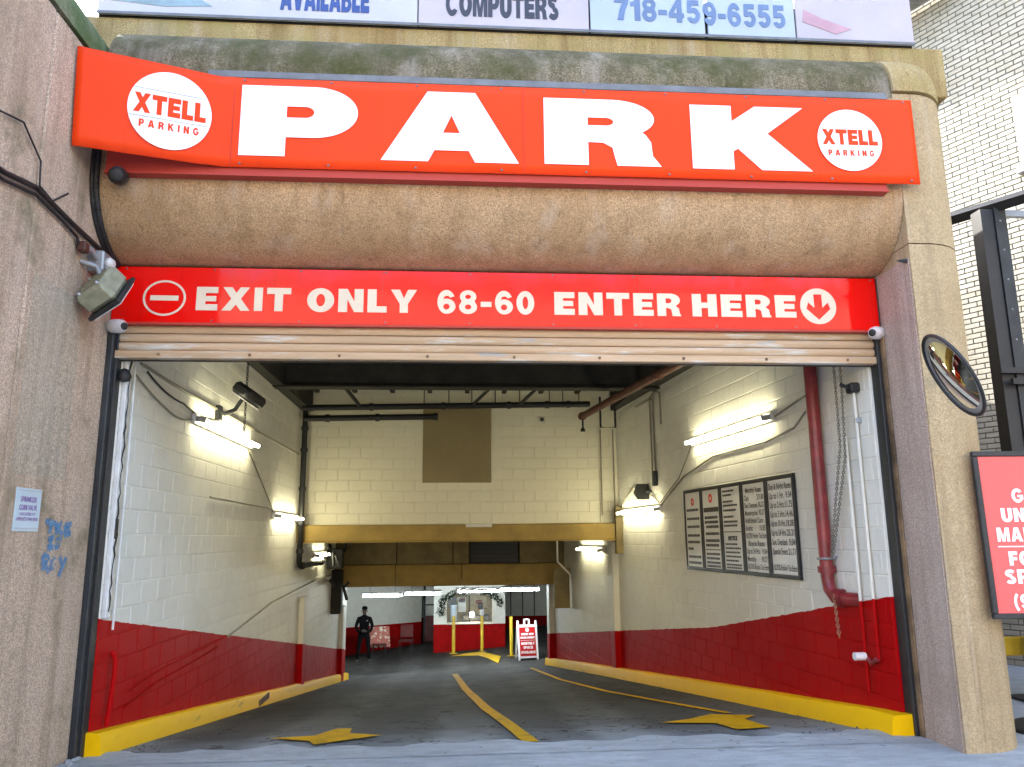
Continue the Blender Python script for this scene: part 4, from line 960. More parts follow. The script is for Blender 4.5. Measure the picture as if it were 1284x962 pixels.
# conduit hook on the right wall
hk = [(rw(13.3, .03), 13.3, 3.83), (rw(12.5, .03), 12.5, 3.83), (rw(12.4, .03), 12.4, 3.80), (rw(12.4, .03), 12.4, 2.62)]
pipe('conduit_run', 'thin hooked conduit dropping to a switch on the right wall', hk, 0.016, 'cable', 'conduit')
pipe('conduit_run', 'short bent conduit beside the hooked one on the right wall', [(rw(12.55, .03), 12.55, 2.62), (rw(12.55, .03), 12.55, 3.86), (rw(12.3, .03), 12.3, 3.93), (rw(12.05, .03), 12.05, 3.86), (rw(12.05, .03), 12.05, 3.35)], 0.014, 'cable', 'conduit')
sw = tag(MB().cbox((rw(12.4) - 0.08, 12.34, 2.40), (rw(12.4) - 0.012, 12.46, 2.64), 0.008).build('wall_switch', 'black'), 'small black switch box under the hooked conduit', 'switch')
sk_ = thing('wall_speaker', 'black wedge speaker above the second tube light on the right wall', 'speaker', (rw(12.9), 12.9, 2.3))
MB().prism([(12.75, 2.20), (13.05, 2.32), (12.78, 2.46)], rw(12.9) - 0.22, rw(12.9) - 0.02, 'x').build('horn', 'black', sk_)
MB().tube([(rw(12.7) - 0.1, 12.72, 2.33), (rw(12.7) - 0.0, 12.72, 2.33)], 0.02, 6).build('bracket', 'black', sk_)

def wire(label, pts, r=0.010, mat='cable', sag=0.0, name='cable'):
    P = [Vector(p) for p in pts]; out = []
    for i in range(len(P) - 1):
        n = 8
        for k in range(n):
            t = k / n; q = P[i].lerp(P[i + 1], t); q.z -= sag * 4 * t * (1 - t); out.append(q)
    out.append(P[-1]); o = MB().tube(out, r, 6).build(name, mat, None, 60)
    return tag(o, label, 'cable')
W = lambda y, z, off=0.022: (lw(y, off), y, z)
V = lambda y, z, off=0.022: (rw(y, off), y, z)
wire('straight conduit running along the left wall above the first tube light', [W(6.95, 3.14), W(8, 3.11), W(14.4, 3.12)], 0.014)
wire('thin cable looping from the jamb to the first left tube light', [W(6.85, 3.02), W(7.85, 2.82), W(8.4, 2.86)], 0.009, sag=0.02)
wire('second thin cable drooping above the first left tube light', [W(7.1, 3.10), W(8.1, 2.98), W(9.2, 2.97)], 0.009, 'rubber', 0.04)
wire('cable dropping from the first to the second left tube light', [W(10.75, 2.82), W(12.4, 2.08), W(12.5, 2.0)], 0.009)
wire('faint level conduit left of the second left tube light', [W(9.2, 2.09), W(12.4, 2.07)], 0.008)
wire('thin cable sloping up the left wall from the red paint to the far end', [W(10.3, 0.43), W(12.75, 0.66), W(16.75, 0.79), W(21.2, 0.81)], 0.012)
wire('upper scraped red pipe along the left red wall', [W(7.3, 0.34), W(8.0, 0.40), W(8.9, 0.41), W(10.3, 0.44)], 0.008, 'wallpaint')
wire('lower scraped red pipe along the left red wall', [W(7.2, 0.22), W(7.9, 0.30), W(9.1, 0.33), W(9.9, 0.36)], 0.007, 'wallpaint')
wire('cable from the long right tube light to the red pipe', [V(8.35, 2.90), V(7.9, 2.98), V(7.55, 3.03)], 0.010)
wire('sagging cable under the long right tube light', [V(7.7, 2.85), V(7.95, 2.72), V(8.6, 2.65), V(10.1, 2.64), V(11.2, 2.46), V(12.25, 2.09)], 0.012)
wire('thin cable from the end of the long right tube light', [V(10.8, 2.9), V(11.4, 2.45), V(12.3, 2.12)], 0.008)
wire('cable looping to the wedge speaker', [V(12.3, 2.12), V(12.75, 2.30), V(13.6, 2.45), V(14.6, 2.1)], 0.010)
wire('bent white conduit hanging under the panelled header', [(2.42, 18.5, 1.55), (2.42, 18.5, 1.05), (2.72, 18.6, 0.75), (2.72, 18.6, 0.0)], 0.022, 'whitepaint')
sgm = tag(MB().cbox((2.36, 18.75, -0.02), (2.76, 18.78, 0.9), 0.006).build('sheet_panel', 'goldpanel'), 'grey olive sheet panel below the panelled header on the right', 'panel')
# floodlight on the left wall
fl = thing('floodlight', 'black floodlight on an arm on the left wall above the tube light', 'floodlight', (lw(9.3), 9.3, 3.2))
m = Matrix.Translation((lw(9.5) + 0.28, 9.5, 3.32)) @ Matrix.Rotation(R(35), 4, 'Y') @ Matrix.Rotation(R(-15), 4, 'Z')
MB().cbox((-0.09, -0.24, -0.05), (0.16, 0.24, 0.10), 0.04, m).build('housing', 'black', fl, 40)
MB().cbox((-0.07, -0.21, -0.062), (0.14, 0.21, -0.051), 0.004, m).build('lens', 'whiteplastic', fl)
MB().tube([(lw(9.3, .01), 9.3, 3.12), (lw(9.3, .1), 9.3, 3.06), (lw(9.3, .2), 9.35, 3.12), (lw(9.4, .26), 9.45, 3.28)], 0.025, 8).build('arm', 'black', fl, 50)
MB().cbox((lw(9.3), 9.24, 2.98), (lw(9.3) + 0.06, 9.36, 3.16), 0.008).build('bracket', 'black', fl)
def chain(label, pts, link_l=0.045, r=0.006, mat='chain', wl=0.5):
    P = [Vector(p) for p in pts]; b = MB(); k = 0
    for a, c in zip(P[:-1], P[1:]):
        L = (c - a).length; n = max(1, int(L / (link_l * 0.72))); d = (c - a).normalized()
        s = d.cross(Vector((0.3, 1, 0.1))).normalized(); u = d.cross(s)
        for i in range(n):
            q = a.lerp(c, (i + 0.5) / n); sd = s if k % 2 else u; k += 1
            loop = [q + d * link_l * 0.5 * math.cos(2 * math.pi * j / 8) + sd * link_l * wl * 0.62 * math.sin(2 * math.pi * j / 8) for j in range(9)]
            b.tube(loop, r, 4, caps=False)
    return tag(b.build('chain', mat, None, 60, recalc=False), label, 'chain')
chain('short dark chain hanging beside the floodlight', [(lw(10.2, .1), 10.2, 3.95), (lw(10.2, .1), 10.2, 2.98)], 0.045, 0.006, 'rubber')
# red standpipe by the right jamb
rp = pipe('standpipe', 'red vertical standpipe with elbow inside the right jamb', [(3.56, 7.42, 4.4), (3.56, 7.42, 1.20), (3.565, 7.40, 1.10), (3.58, 7.33, 1.03), (3.62, 7.22, 1.02), (3.70, 7.05, 1.02)], 0.062, 'redpipe', seg=16)
collars(rp, [((3.56, 7.42, 1.28), (0, 0, 1)), ((3.60, 7.27, 1.025), (0.5, -0.85, 0))], 0.085, 'redpipe', 0.06)
MB().tube([(3.56 + 0.075 * math.cos(a), 7.42 + 0.075 * math.sin(a), 1.38) for a in [i * math.pi / 8 for i in range(17)]], 0.012, 6).build('clamp', 'greysteel', rp, 50)
MB().tube([(3.48, 7.42, 1.38), (3.70, 7.36, 1.40)], 0.012, 6).build('clamp_arm', 'greysteel', rp)
chain('hoist chain loop hanging inside the right jamb, outer strand', [(3.57, 6.95, 3.3), (3.585, 7.0, 2.4), (3.53, 7.25, 1.38)], 0.034, 0.005)
chain('hoist chain loop hanging inside the right jamb, inner strand', [(3.60, 6.88, 3.3), (3.60, 6.95, 2.3), (3.54, 7.22, 1.42)], 0.034, 0.005)
chain('rusty chain end dangling below the red elbow', [(3.52, 7.24, 1.06), (3.53, 7.22, 0.68)], 0.04, 0.006, 'rustchain')
pipe('conduit_run', 'white conduit beside the hoist chain near the right jamb', [V(6.98, 2.5, .05), V(6.98, 0.25, .05)], 0.014, 'wallpaint', 'conduit')
pipe('conduit_run', 'white conduit closest to the right jamb', [V(6.80, 2.9, .04), V(6.80, 0.55, .04)], 0.014, 'wallpaint', 'conduit')
sn = thing('hose_nozzle', 'small white capped fitting low on the red wall near the right jamb', 'fitting', V(6.95, 0.5))
MB().tube([V(6.97, 0.55, .06), V(6.97, 0.55, .16)], 0.035, 10).build('cap', 'whiteplastic', sn, 50)
MB().tube([V(6.97, 0.55, .05), V(6.90, 0.50, .05), V(6.80, 0.55, .05)], 0.022, 8).build('elbow', 'redpipe', sn, 50)
hm = thing('hoist_motor', 'dark chain hoist bracket at the top right of the opening', 'hoist', (3.6, 6.8, 3.1))
MB().cbox((3.61, 6.74, 2.88), (3.70, 6.86, 2.97), 0.015).build('gear_case', 'black', hm)
MB().tube([(3.61, 6.8, 2.93), (3.54, 6.8, 2.96)], 0.018, 8).build('shaft', 'black', hm)
MB().cbox((3.65, 6.77, 2.60), (3.70, 6.83, 2.65), 0.008).build('bracket', 'greysteel', hm)

# ------------------------------------------------------------------ rolling door, guides and jambs
rd = thing('rolling_door', 'weathered tan rolling steel door raised to the top of the opening', 'door', (0.47, 6.55, 3.1))
def slat(z):
    pr_ = [(6.560, z), (6.530, z + 0.004), (6.518, z + 0.02), (6.512, z + 0.04), (6.518, z + 0.058), (6.530, z + 0.070), (6.56, z + 0.074)]
    MB().prism(pr_, -2.80, 3.74, 'x').build('slat', 'slat', rd, 40)
for i in range(5): slat(3.158 + i * 0.0745)
MB().prism([(6.575, 3.088), (6.50, 3.088), (6.495, 3.094), (6.495, 3.146), (6.50, 3.152), (6.575, 3.152)], -2.80, 3.74, 'x').build('bottom_bar', 'slat', rd, 20)
for i in range(9): MB().lathe([(0.0, -0.012), (0.012, -0.010), (0.014, 0)], 8, frame((-2.45 + i * 0.74, 6.497, 3.12), (1, 0, 0), (0, 0, 1)) @ Matrix.Scale(-1, 4, (0, 0, 1))).build('bolt', 'rust', rd, 50)
MB().box((-2.8, 6.58, 3.08), (3.74, 6.60, 3.095)).build('rubber_seal', 'rubber', rd)
gl_ = thing('door_guide', 'dark blue steel door track on the left jamb', 'track', (-2.81, 6.5, 0))
MB().cbox((-2.849, 6.44, 0.0), (-2.80, 6.50, 3.37), 0.006).build('angle', 'darksteel', gl_)
MB().cbox((-2.815, 6.502, 0.0), (-2.782, 6.60, 3.37), 0.005).build('channel', 'black', gl_)
gr_ = thing('door_guide', 'black steel door track on the right jamb', 'track', (3.75, 6.5, 0))
MB().cbox((3.735, 6.47, 0.0), (3.768, 6.61, 3.37), 0.005).build('channel', 'black', gr_)
jb = tag(MB().cbox((3.769, 6.42, 0.0), (3.786, 6.60, 3.37), 0.004).build('jamb_strip', 'rust'), 'rusty brown strip between door track and right column', 'trim')
wt = thing('white_trim', 'cracked white painted trim just inside the left door track', 'trim', (-2.75, 6.75, 0))
MB().cbox((-2.775, 6.62, 1.0), (-2.735, 6.70, 3.37), 0.008).build('trim_board', 'whitepaint', wt)
MB().tube([(-2.74, 6.78, 0.9), (-2.735, 6.78, 2.2), (-2.745, 6.79, 3.3)], 0.010, 8).build('conduit', 'whitepaint', wt, 50)
cr = [(-2.733, 6.66 + 0.012 * math.sin(i * 1.9) + random.uniform(-0.012, 0.012), 1.05 + i * 0.055) for i in range(40)]
MB().tube(cr, [random.uniform(0.003, 0.011) for _ in cr], 5).build('crack', 'soot', wt)
MB().cbox((-2.74, 6.64, 1.62), (-2.728, 6.69, 1.78), 0.003).build('hole', 'black', wt)
wb = pipe('red_pipe_stub', 'red painted bent pipe guard at the foot of the left jamb', [(-2.73, 6.80, 0.17), (-2.71, 6.82, 0.55), (-2.72, 6.84, 0.66), (-2.76, 6.86, 0.72)], 0.020, 'wallpaint')
bh = tag(MB().lathe([(0.0, 0.0), (0.045, 0.01), (0.06, 0.05), (0.04, 0.10), (0.0, 0.12)], 12, Matrix.Translation((-2.745, 6.58, 2.90))).build('guide_horn', 'rubber', None, 50), 'black guide horn at the top of the left door track', 'guide')
rub = MB()
for i in range(40):
    x, y = -2.85 + random.uniform(0, 0.07), 6.0 + random.uniform(0, 0.5); s = random.uniform(0.01, 0.035)
    rub.cbox((x, y, 0), (x + s, y + s * 1.4, s * 0.8), s * 0.25)
stuff(tag(rub.build('rubble', 'walk'), 'crumbled mortar at the foot of the left pier', 'rubble'))

# ------------------------------------------------------------------ EXIT ONLY sign
es = thing('entrance_sign', 'red EXIT ONLY and ENTER HERE sign over the rolling door', 'sign', (0.47, 6.47, 3.37))
MB().cbox((XL + 0.005, 6.462, 3.385), (XR - 0.016, 6.505, 3.868), 0.003).build('panel', 'exitred', es)
MB().box((XL + 0.005, 6.455, 3.365), (XR - 0.016, 6.51, 3.384)).build('bottom_trim', 'framered', es)
me_ = frame((0, 6.462, 0), (1, 0, 0), (0, 0, 1))
SY = 3.492; SH = 0.205
for tx, x0, x1 in (('EXIT', -2.165, -1.385), ('ONLY', -1.25, -0.325), ('68-60', -0.15, 0.685), ('ENTER', 0.86, 1.98), ('HERE', 2.08, 3.02)):
    write(tx, me_, SH, x0, SY, 'cream_letter', es, 'l', x1 - x0, 0.14, z=0.003)
place(curve_mesh([arc(-2.425, 3.595, 0.175, 0.155, 0, 355, 40), arc(-2.425, 3.595, 0.157, 0.138, 0, 355, 40)]), me_ @ Matrix.Translation((0, 0, 0.003)), 'no_entry_ring', 'cream_letter', es)
place(curve_mesh([[(-2.54, 3.573), (-2.31, 3.573), (-2.31, 3.617), (-2.54, 3.617)]]), me_ @ Matrix.Translation((0, 0, 0.003)), 'no_entry_bar', 'cream_letter', es)
place(curve_mesh([arc(3.225, 3.60, 0.165, 0.165, 0, 355, 40), [(3.225, 3.475), (3.335, 3.575), (3.315, 3.635), (3.262, 3.585), (3.262, 3.71), (3.188, 3.71), (3.188, 3.585), (3.135, 3.635), (3.115, 3.575)]]), me_ @ Matrix.Translation((0, 0, 0.003)), 'arrow_disc', 'cream_letter', es)

# ------------------------------------------------------------------ PARK sign
ps = thing('park_sign', 'large orange red PARK banner sign with loose left end', 'sign', (0.5, 5.85, 4.45))
cab = MB().cbox((XL + 0.12, 5.862, 4.44), (3.62, 5.936, 5.272), 0.006).build('cabinet', 'framered', ps)
MB().box((XL + 0.12, 5.845, 4.418), (3.62, 5.936, 4.438)).build('bottom_rail', 'framered', cab)
MB().cbox((-2.0, 5.852, 5.274), (3.70, 5.938, 5.335), 0.004).build('top_flashing', 'zinc', ps)
# the skin: flat right part, left part swung forward
def skin(s):
    if s >= -1.78: return Vector((s, 5.842, 0))
    u = -1.78 - s
    fwd = 0.33 * (0.5 * u * u / 0.16 if u < 0.16 else u - 0.08)
    return Vector((-1.78 - u * 0.955, 5.842 - fwd * 1.0, 0))
ss = [-2.88 + 0.05 * i for i in range(23)] + [-1.76 + 0.1 * i for i in range(57)]
ss = sorted(set([s for s in ss if s < 3.90] + [3.90])); nz = 9; vs = []
for s in ss:
    q = skin(s); u = max(0.0, -1.78 - s)
    for j in range(nz):
        t = j / (nz - 1); z = 4.488 + (5.262 - 4.488) * t
        rip = 0.006 * math.sin(s * 3.1 + t * 2) * (1 if s > -1.7 else 0.4) + (0.02 * math.exp(-((s + 1.86 + (0.5 - t) * 0.12) / 0.05) ** 2))
        vs.append((q.x, q.y - abs(rip) * 0.6 - u * 0.06 * (t - 0.4), z - 0.012 * u))
b = MB(); n = len(ss)
b.add(vs, [(i * nz + j, (i + 1) * nz + j, (i + 1) * nz + j + 1, i * nz + j + 1) for i in range(n - 1) for j in range(nz - 1)])
sk = b.build('banner_skin', 'banner', ps, 60, recalc=False)
so = sk.modifiers.new('thickness', 'SOLIDIFY'); so.thickness = 0.006; so.offset = -1
for s in (-1.775, 0.55):
    MB().box((s - 0.002, 5.8345, 4.49), (s + 0.002, 5.837, 5.26)).build('seam', 'framered', ps)
mp = frame((0, 5.834, 0), (1, 0, 0), (0, 0, 1))
PK = {
 'P': [[(0, 0), (0, 1), (.62, 1)] + arc(.62, .635, .38, .365, 86, -86, 24) + [(.62, .27), (.39, .27), (.39, 0)], [(.39, .55), (.39, .71), (.55, .71)] + arc(.55, .63, .075, .08, 80, -80, 10) + [(.55, .55)]],
 'A': [[(0, 0), (.33, 1), (.68, 1), (1, 0), (.68, 0), (.635, .16), (.385, .16), (.34, 0)], [(.445, .41), (.507, .665), (.57, .41)]],
 'R': [[(0, 0), (0, 1), (.60, 1)] + arc(.60, .715, .38, .285, 86, -45, 18) + [(.90, .47), (.945, .36), (.955, .16), (1.03, 0), (.64, 0), (.62, .12), (.60, .27), (.52, .34), (.386, .345), (.386, 0)], [(.386, .60), (.386, .72), (.55, .72)] + arc(.55, .66, .065, .06, 80, -80, 8) + [(.55, .60)]],
 'K': [[(0, 0), (0, 1), (.345, 1), (.345, .77), (.54, 1), (.95, 1), (.64, .57), (1, 0), (.58, 0), (.36, .335), (.345, .30), (.345, 0)]]}
PK['K'] = [[(0, 0), (0, 1), (.345, 1), (.345, .755), (.545, 1), (.955, 1), (.64, .575), (1.0, 0), (.575, 0), (.385, .325), (.345, .285), (.345, 0)]]
for ch, x0, x1, z0, z1 in (('P', -1.715, -0.79, 4.585, 5.195), ('A', -0.60, 0.51, 4.575, 5.19), ('R', 0.72, 1.66, 4.58, 5.17), ('K', 1.95, 2.97, 4.575, 5.15)):
    place(curve_mesh([[(x0 + p[0] * (x1 - x0), z0 + p[1] * (z1 - z0)) for p in q] for q in PK[ch]]), mp @ Matrix.Translation((0, 0, 0.002)), 'letter', 'whitevinyl', ps)
for i in range(9):
    for z in (4.515, 5.238): MB().lathe([(0.010, 0), (0.008, 0.005), (0, 0.006)], 8, mp @ Matrix.Translation((-1.70 + i * 0.69, z, 0.002))).build('screw', 'zinc', ps, 50)
for i in range(10):
    for z in (3.405, 3.850): MB().lathe([(0.009, 0), (0.007, 0.004), (0, 0.005)], 8, me_ @ Matrix.Translation((-2.75 + i * 0.72, z, 0.0))).build('screw', 'zinc', es, 50)
for x in (-0.62, 1.62): MB().box((x - 0.0015, 6.4605, 3.387), (x + 0.0015, 6.4615, 3.866)).build('seam', 'framered', es)
def logo(m, rx, ry):
    d = place(curve_mesh([arc(0, 0, rx, ry, 0, 355, 48)]), m @ Matrix.Translation((0, 0, 0.003)), 'emblem', 'whitevinyl', ps)
    write('XTELL', m, ry * 0.50, 0, -0.16 * ry, 'banner', d, 'c', rx * 1.72, 0.07, z=0.006)
    write('PARKING', m, ry * 0.19, 0, -0.52 * ry, 'banner', d, 'c', rx * 1.42, 0.62, z=0.006)
    for y, w in ((0.47, 0.86), (-0.25, 0.94)):
        place(curve_mesh([[(-rx * w, y * ry - 0.003), (rx * w, y * ry - 0.003), (rx * w, y * ry + 0.003), (-rx * w, y * ry + 0.003)]]), m @ Matrix.Translation((0, 0, 0.006)), 'rule', 'greyline', d)
logo(mp @ Matrix.Translation((3.315, 4.868, 0.002)), 0.28, 0.28)
qa, qb = skin(-2.42), skin(-2.02)
mid = (qa + qb) / 2; dv = (qb - qa).normalized()
mlg = frame((mid.x - 0.012, mid.y - 0.018, 4.872), (dv.x, dv.y, 0.01), (0, -0.034, 1))
logo(mlg, 0.30, 0.318)

# ------------------------------------------------------------------ billboard panels on the parapet
def bb_panel(x0, x1, mat, label):
    t = thing('billboard_panel', label, 'billboard', ((x0 + x1) / 2, 6.43, 6.22), 'panels along the parapet')
    MB().cbox((x0, 6.425, 6.226), (x1, 6.458, 7.6), 0.006).build('panel', mat, t)
    return t
mb = frame((0, 6.425, 0), (1, 0, 0), (0, 0, 1))
p1 = bb_panel(-3.20, -0.36, 'bb_white', 'pale billboard panel with blue AVAILABLE lettering')
write('AVAILABLE', mb, 0.27, -1.60, 6.325, 'blueink', p1, 'l', 0.80, 0.06)
place(curve_mesh([[(-3.15, 6.36), (-2.62, 6.31), (-2.2, 6.33), (-2.35, 6.42), (-2.8, 6.47), (-3.15, 6.62)]]), mb @ Matrix.Translation((0, 0, 0.003)), 'print', 'bb_teal', p1)
p2 = bb_panel(-0.35, 1.235, 'bb_pink', 'pale pink billboard panel reading COMPUTERS')
write('COMPUTERS', mb, 0.25, -0.10, 6.335, 'greyink', p2, 'l', 1.05, 0.06)
p3 = bb_panel(1.25, 2.345, 'bb_blue', 'pale blue billboard panel with the start of the phone number')
p4 = bb_panel(2.375, 3.225, 'bb_blue', 'pale blue billboard panel with the end of the phone number')
write('718-45', mb, 0.24, 1.48, 6.36, 'fadeblue', p3, 'l', 0.82, 0.09)
write('9-6555', mb, 0.24, 2.33, 6.345, 'fadeblue', p4, 'l', 0.80, 0.09)
p5 = bb_panel(3.24, 4.40, 'bb_pink', 'pale pink billboard panel at the right end of the parapet')
place(curve_mesh([[(3.30, 6.42), (3.62, 6.30), (3.78, 6.36), (3.50, 6.46), (3.32, 6.55)]]), mb @ Matrix.Translation((0, 0, 0.003)), 'print', 'bb_rose', p5)
MB().box((-3.2, 6.416, 6.216), (4.40, 6.4235, 6.243)).build('ledge_trim', 'zinc', gar)

# ------------------------------------------------------------------ rate boards
def rate_board(ya, yb, label):
    """ya > yb: left (far) and right (near) edge on the right wall"""
    t = thing('rate_board', label, 'sign', (rw((ya + yb) / 2), (ya + yb) / 2, 1.15), 'rate boards on the right wall')
    d = Vector((-math.sin(RA), -math.cos(RA), 0))
    m = frame((rw(ya, 0.035), ya, 1.145), d, (0, 0, 1)); w = (ya - yb) / math.cos(RA); h = 1.105; e = 0.045
    MB().box((e, e, -0.02), (w - e, h - e, 0.0), m).build('panel', 'boardwhite', t)
    for q in (((0.004, 0, -0.022), (w - 0.004, e - 0.001, 0.012)), ((0.004, h - e + 0.001, -0.022), (w - 0.004, h, 0.012)), ((0.004, e, -0.022), (e - 0.001, h - e, 0.012)), ((w - e + 0.001, e, -0.022), (w - 0.004, h - e, 0.012))):
        MB().cbox(q[0], q[1], 0.004, m).build('frame', 'black', t)
    return t, m, w, h
edges = [11.20, 10.56, 9.93, 9.30, 8.66, 8.02]
def rule(m, t, x0, x1, y, th=0.012, mat='ink'): place(curve_mesh([[(x0, y), (x1, y), (x1, y + th), (x0, y + th)]]), m @ Matrix.Translation((0, 0, 0.003)), 'rule', mat, t)
def scribble(m, t, y, h, x0, x1, mat='ink'):
    """a row of word-length dashes for print too small to read in the photograph"""
    x = x0; sp = []
    while x < x1 - 0.02:
        L = min(random.uniform(0.02, 0.055), x1 - x); sp.append([(x, y), (x + L, y), (x + L, y + h), (x, y + h)]); x += L + 0.010
    place(curve_mesh(sp), m @ Matrix.Translation((0, 0, 0.003)), 'small_print', mat, t)
t, m, w, h = rate_board(edges[0], edges[1], 'leftmost rate board with a small red emblem and loose lines of print')
place(curve_mesh([arc(w / 2, 0.93, 0.055, 0.055, 0, 350, 24), arc(w / 2, 0.93, 0.022, 0.022, 0, 350, 12)]), m @ Matrix.Translation((0, 0, 0.003)), 'emblem', 'redink', t)
for y in (0.80, 0.68, 0.57, 0.45, 0.36, 0.27, 0.16, 0.08): scribble(m, t, y, 0.034, 0.09, w - (0.1 if y != 0.27 else 0.35))
t, m, w, h = rate_board(edges[1], edges[2], 'second rate board with a red emblem above a black banner line')
place(curve_mesh([arc(w / 2, 0.95, 0.06, 0.06, 0, 350, 24), arc(w / 2, 0.95, 0.024, 0.024, 0, 350, 12)]), m @ Matrix.Translation((0, 0, 0.003)), 'emblem', 'redink', t)
rule(m, t, 0.07, w - 0.07, 0.77, 0.06)
for y in (0.68, 0.62, 0.56, 0.47, 0.38, 0.32): scribble(m, t, y, 0.036, 0.09 + random.uniform(0, .06), w - 0.09)
rule(m, t, 0.07, w - 0.07, 0.275)
for y in (0.21, 0.155, 0.10, 0.055): scribble(m, t, y, 0.030, 0.10, w - 0.1)
t, m, w, h = rate_board(edges[2], edges[3], 'middle rate board split by a line above the word NOTICE')
for y in (1.0, 0.95, 0.87, 0.82, 0.76, 0.68, 0.62, 0.57): scribble(m, t, y, 0.024, 0.08, w - random.uniform(0.1, 0.28))
rule(m, t, 0.07, w - 0.07, 0.50)
write('NOTICE', m, 0.055, w / 2, 0.40, 'ink', t, 'c', 0.26)
for y in (0.345, 0.295, 0.245, 0.195, 0.145, 0.095, 0.06): scribble(m, t, y, 0.022, 0.09, w - random.uniform(0.09, 0.2))
def table(t, m, w, rows, y0, dy, hh):
    y = y0
    for left, right in rows:
        if right is None: thin(left, m, hh, w / 2, y, 'ink', t, 'c', min(w - 0.14, len(left) * hh * 0.52), bold=0.02)
        elif right == '': thin(left, m, hh, 0.07, y, 'ink', t, 'l', min(w - 0.12, len(left) * hh * 0.50), bold=0.02)
        else:
            thin(left, m, hh, 0.075, y, 'ink', t, 'l', min(0.33, len(left) * hh * 0.50), bold=0.02); thin(right, m, hh, w - 0.07, y, 'ink', t, 'r', len(right) * hh * 0.46, bold=0.02)
        y -= dy
t, m, w, h = rate_board(edges[3], edges[4], 'rate board headed Monthly Rates, second from the red pipe')
table(t, m, w, (('Monthly Rates', None), ('Cars', '271.80'), ('Suvs, Oversized', '90.37'), ('Motorcycles', '90.37'), ('Additional Cars', ''), ('Exotic', '10.85'), ('10.375% Parking Tax Extra', ''), ('Bicycle Rates', None), ('Up to 24 Hrs.', '9.04'), ('Monthly', '90.37'), ('10.375% Bicycle Tax Extra', '')), 0.955, 0.088, 0.060)
t, m, w, h = rate_board(edges[4], edges[5], 'rate board headed Day and Night Rates, closest to the red pipe')
table(t, m, w, (('Day & Night Rates', None), ('Up to 1 Hr.', '9.04'), ('Up to 2 Hrs.', '11.75'), ('Up to 3 Hrs.', '14.46'), ('Up to 10 Hrs.', '18.08'), ('Up to 24 Hrs.', '25.31'), ('Suvs, Oversized', '9.04'), ('Special Event', '21.71')), 0.955, 0.100, 0.066)
thin('10.375% Parking Tax Extra', m, 0.060, 0.07, 0.085, 'ink', t, 'l', w - 0.14, bold=0.02)

# ------------------------------------------------------------------ left pier fittings
ml = frame((XL, 5.35, 1.67), (0, 1, 0), (0, 0, 1))
ss_ = thing('valve_sign', 'small pale blue sprinkler curb valve sign on the left pier', 'sign', (XL, 5.5, 1.67))
MB().cbox((0, 0, 0.001), (0.32, 0.285, 0.006), 0.002, ml).build('plate', 'palesign', ss_)
for (x0, x1, y0, y1) in ((0.012, 0.308, 0.268, 0.272), (0.012, 0.308, 0.018, 0.022)):
    place(curve_mesh([[(x0, y0), (x1, y0), (x1, y1), (x0, y1)]]), ml @ Matrix.Translation((0, 0, 0.008)), 'rule', 'greyline', ss_)
for tx, y, hh, w in (('SPRINKLER', 0.195, 0.034, 0.20), ('CURB VALVE', 0.140, 0.034, 0.22), ('LOCATED FT', 0.105, 0.018, 0.19), ('OPPOSITE THIS SIGN', 0.070, 0.022, 0.26)):
    thin(tx, ml, hh, 0.16, y, 'purpleink', ss_, 'c', w, z=0.008, bold=0.02)
gf = thing('graffiti', 'faded blue sprayed graffiti letters on the left pier', 'graffiti', (XL, 5.9, 1.3))
mg = frame((XL, 5.74, 1.30), (0, 1, 0), (0, 0, 1))
strokes = [[(.02, .44), (.16, .43)], [(.09, .43), (.10, .36)], [(.17, .44), (.18, .35)], [(.18, .40), (.26, .43)], [(.19, .40), (.27, .35)], [(.30, .43), (.31, .35)], [(.30, .42), (.40, .43)], [(.31, .39), (.38, .40)], [(.31, .35), (.40, .36)],
           [(.08, .32), (.16, .33)], [(.11, .33), (.12, .26)], [(.08, .26), (.16, .26)], [(.27, .32), (.20, .31), (.25, .28), (.19, .26)],
           [(.03, .21), (.05, .10)], [(.04, .21), (.12, .19), (.06, .15)], [(.06, .15), (.14, .09)], [(.17, .18), (.15, .12), (.21, .09), (.24, .15), (.17, .18)], [(.27, .20), (.31, .14)], [(.37, .19), (.28, .05)]]
for st in strokes:
    dense = []
    for a, c in zip(st[:-1], st[1:]):
        dense += [(a[0] + (c[0] - a[0]) * i / 6, a[1] + (c[1] - a[1]) * i / 6) for i in range(6)]
    dense.append(st[-1]); dense = [(p[0] + random.uniform(-.004, .004), p[1] + random.uniform(-.004, .004)) for p in dense]
    place(curve_mesh([ribbon(dense, 0.042)], 0.0005), mg @ Matrix.Translation((0, 0, 0.004 + random.uniform(0, 0.004))), 'stroke', 'spray', gf)
PW = lambda y, z, off=0.025: (XL + off, y, z)
wire('thick black cable running across the left pier to the floodlight', [PW(3.7, 3.80), PW(4.77, 3.88), PW(5.13, 3.95), PW(5.64, 3.91), PW(6.25, 3.88)], 0.018, 'rubber')
wire('second black cable below the first on the left pier', [PW(3.7, 3.75), PW(4.77, 3.83), PW(5.13, 3.90), PW(5.5, 3.87), PW(5.74, 3.84), PW(5.78, 3.77)], 0.012, 'rubber')
wire('thin loose wire by the joint of the left pier', [PW(4.6, 4.22), PW(4.9, 4.30), PW(5.15, 4.15), PW(5.17, 3.98), PW(5.35, 3.95), PW(5.55, 4.1)], 0.007, 'rubber')
dr = [(XL + 0.035, 6.55 - 0.64 * math.sin(R(a)), 4.46 - 0.60 * math.cos(R(a))) for a in range(10, 91, 8)] + [(XL + 0.035, 5.90, 4.9), (XL + 0.035, 5.92, 5.3)]
wire('black cable following the left end of the rounded overhang', dr, 0.026, 'rubber')
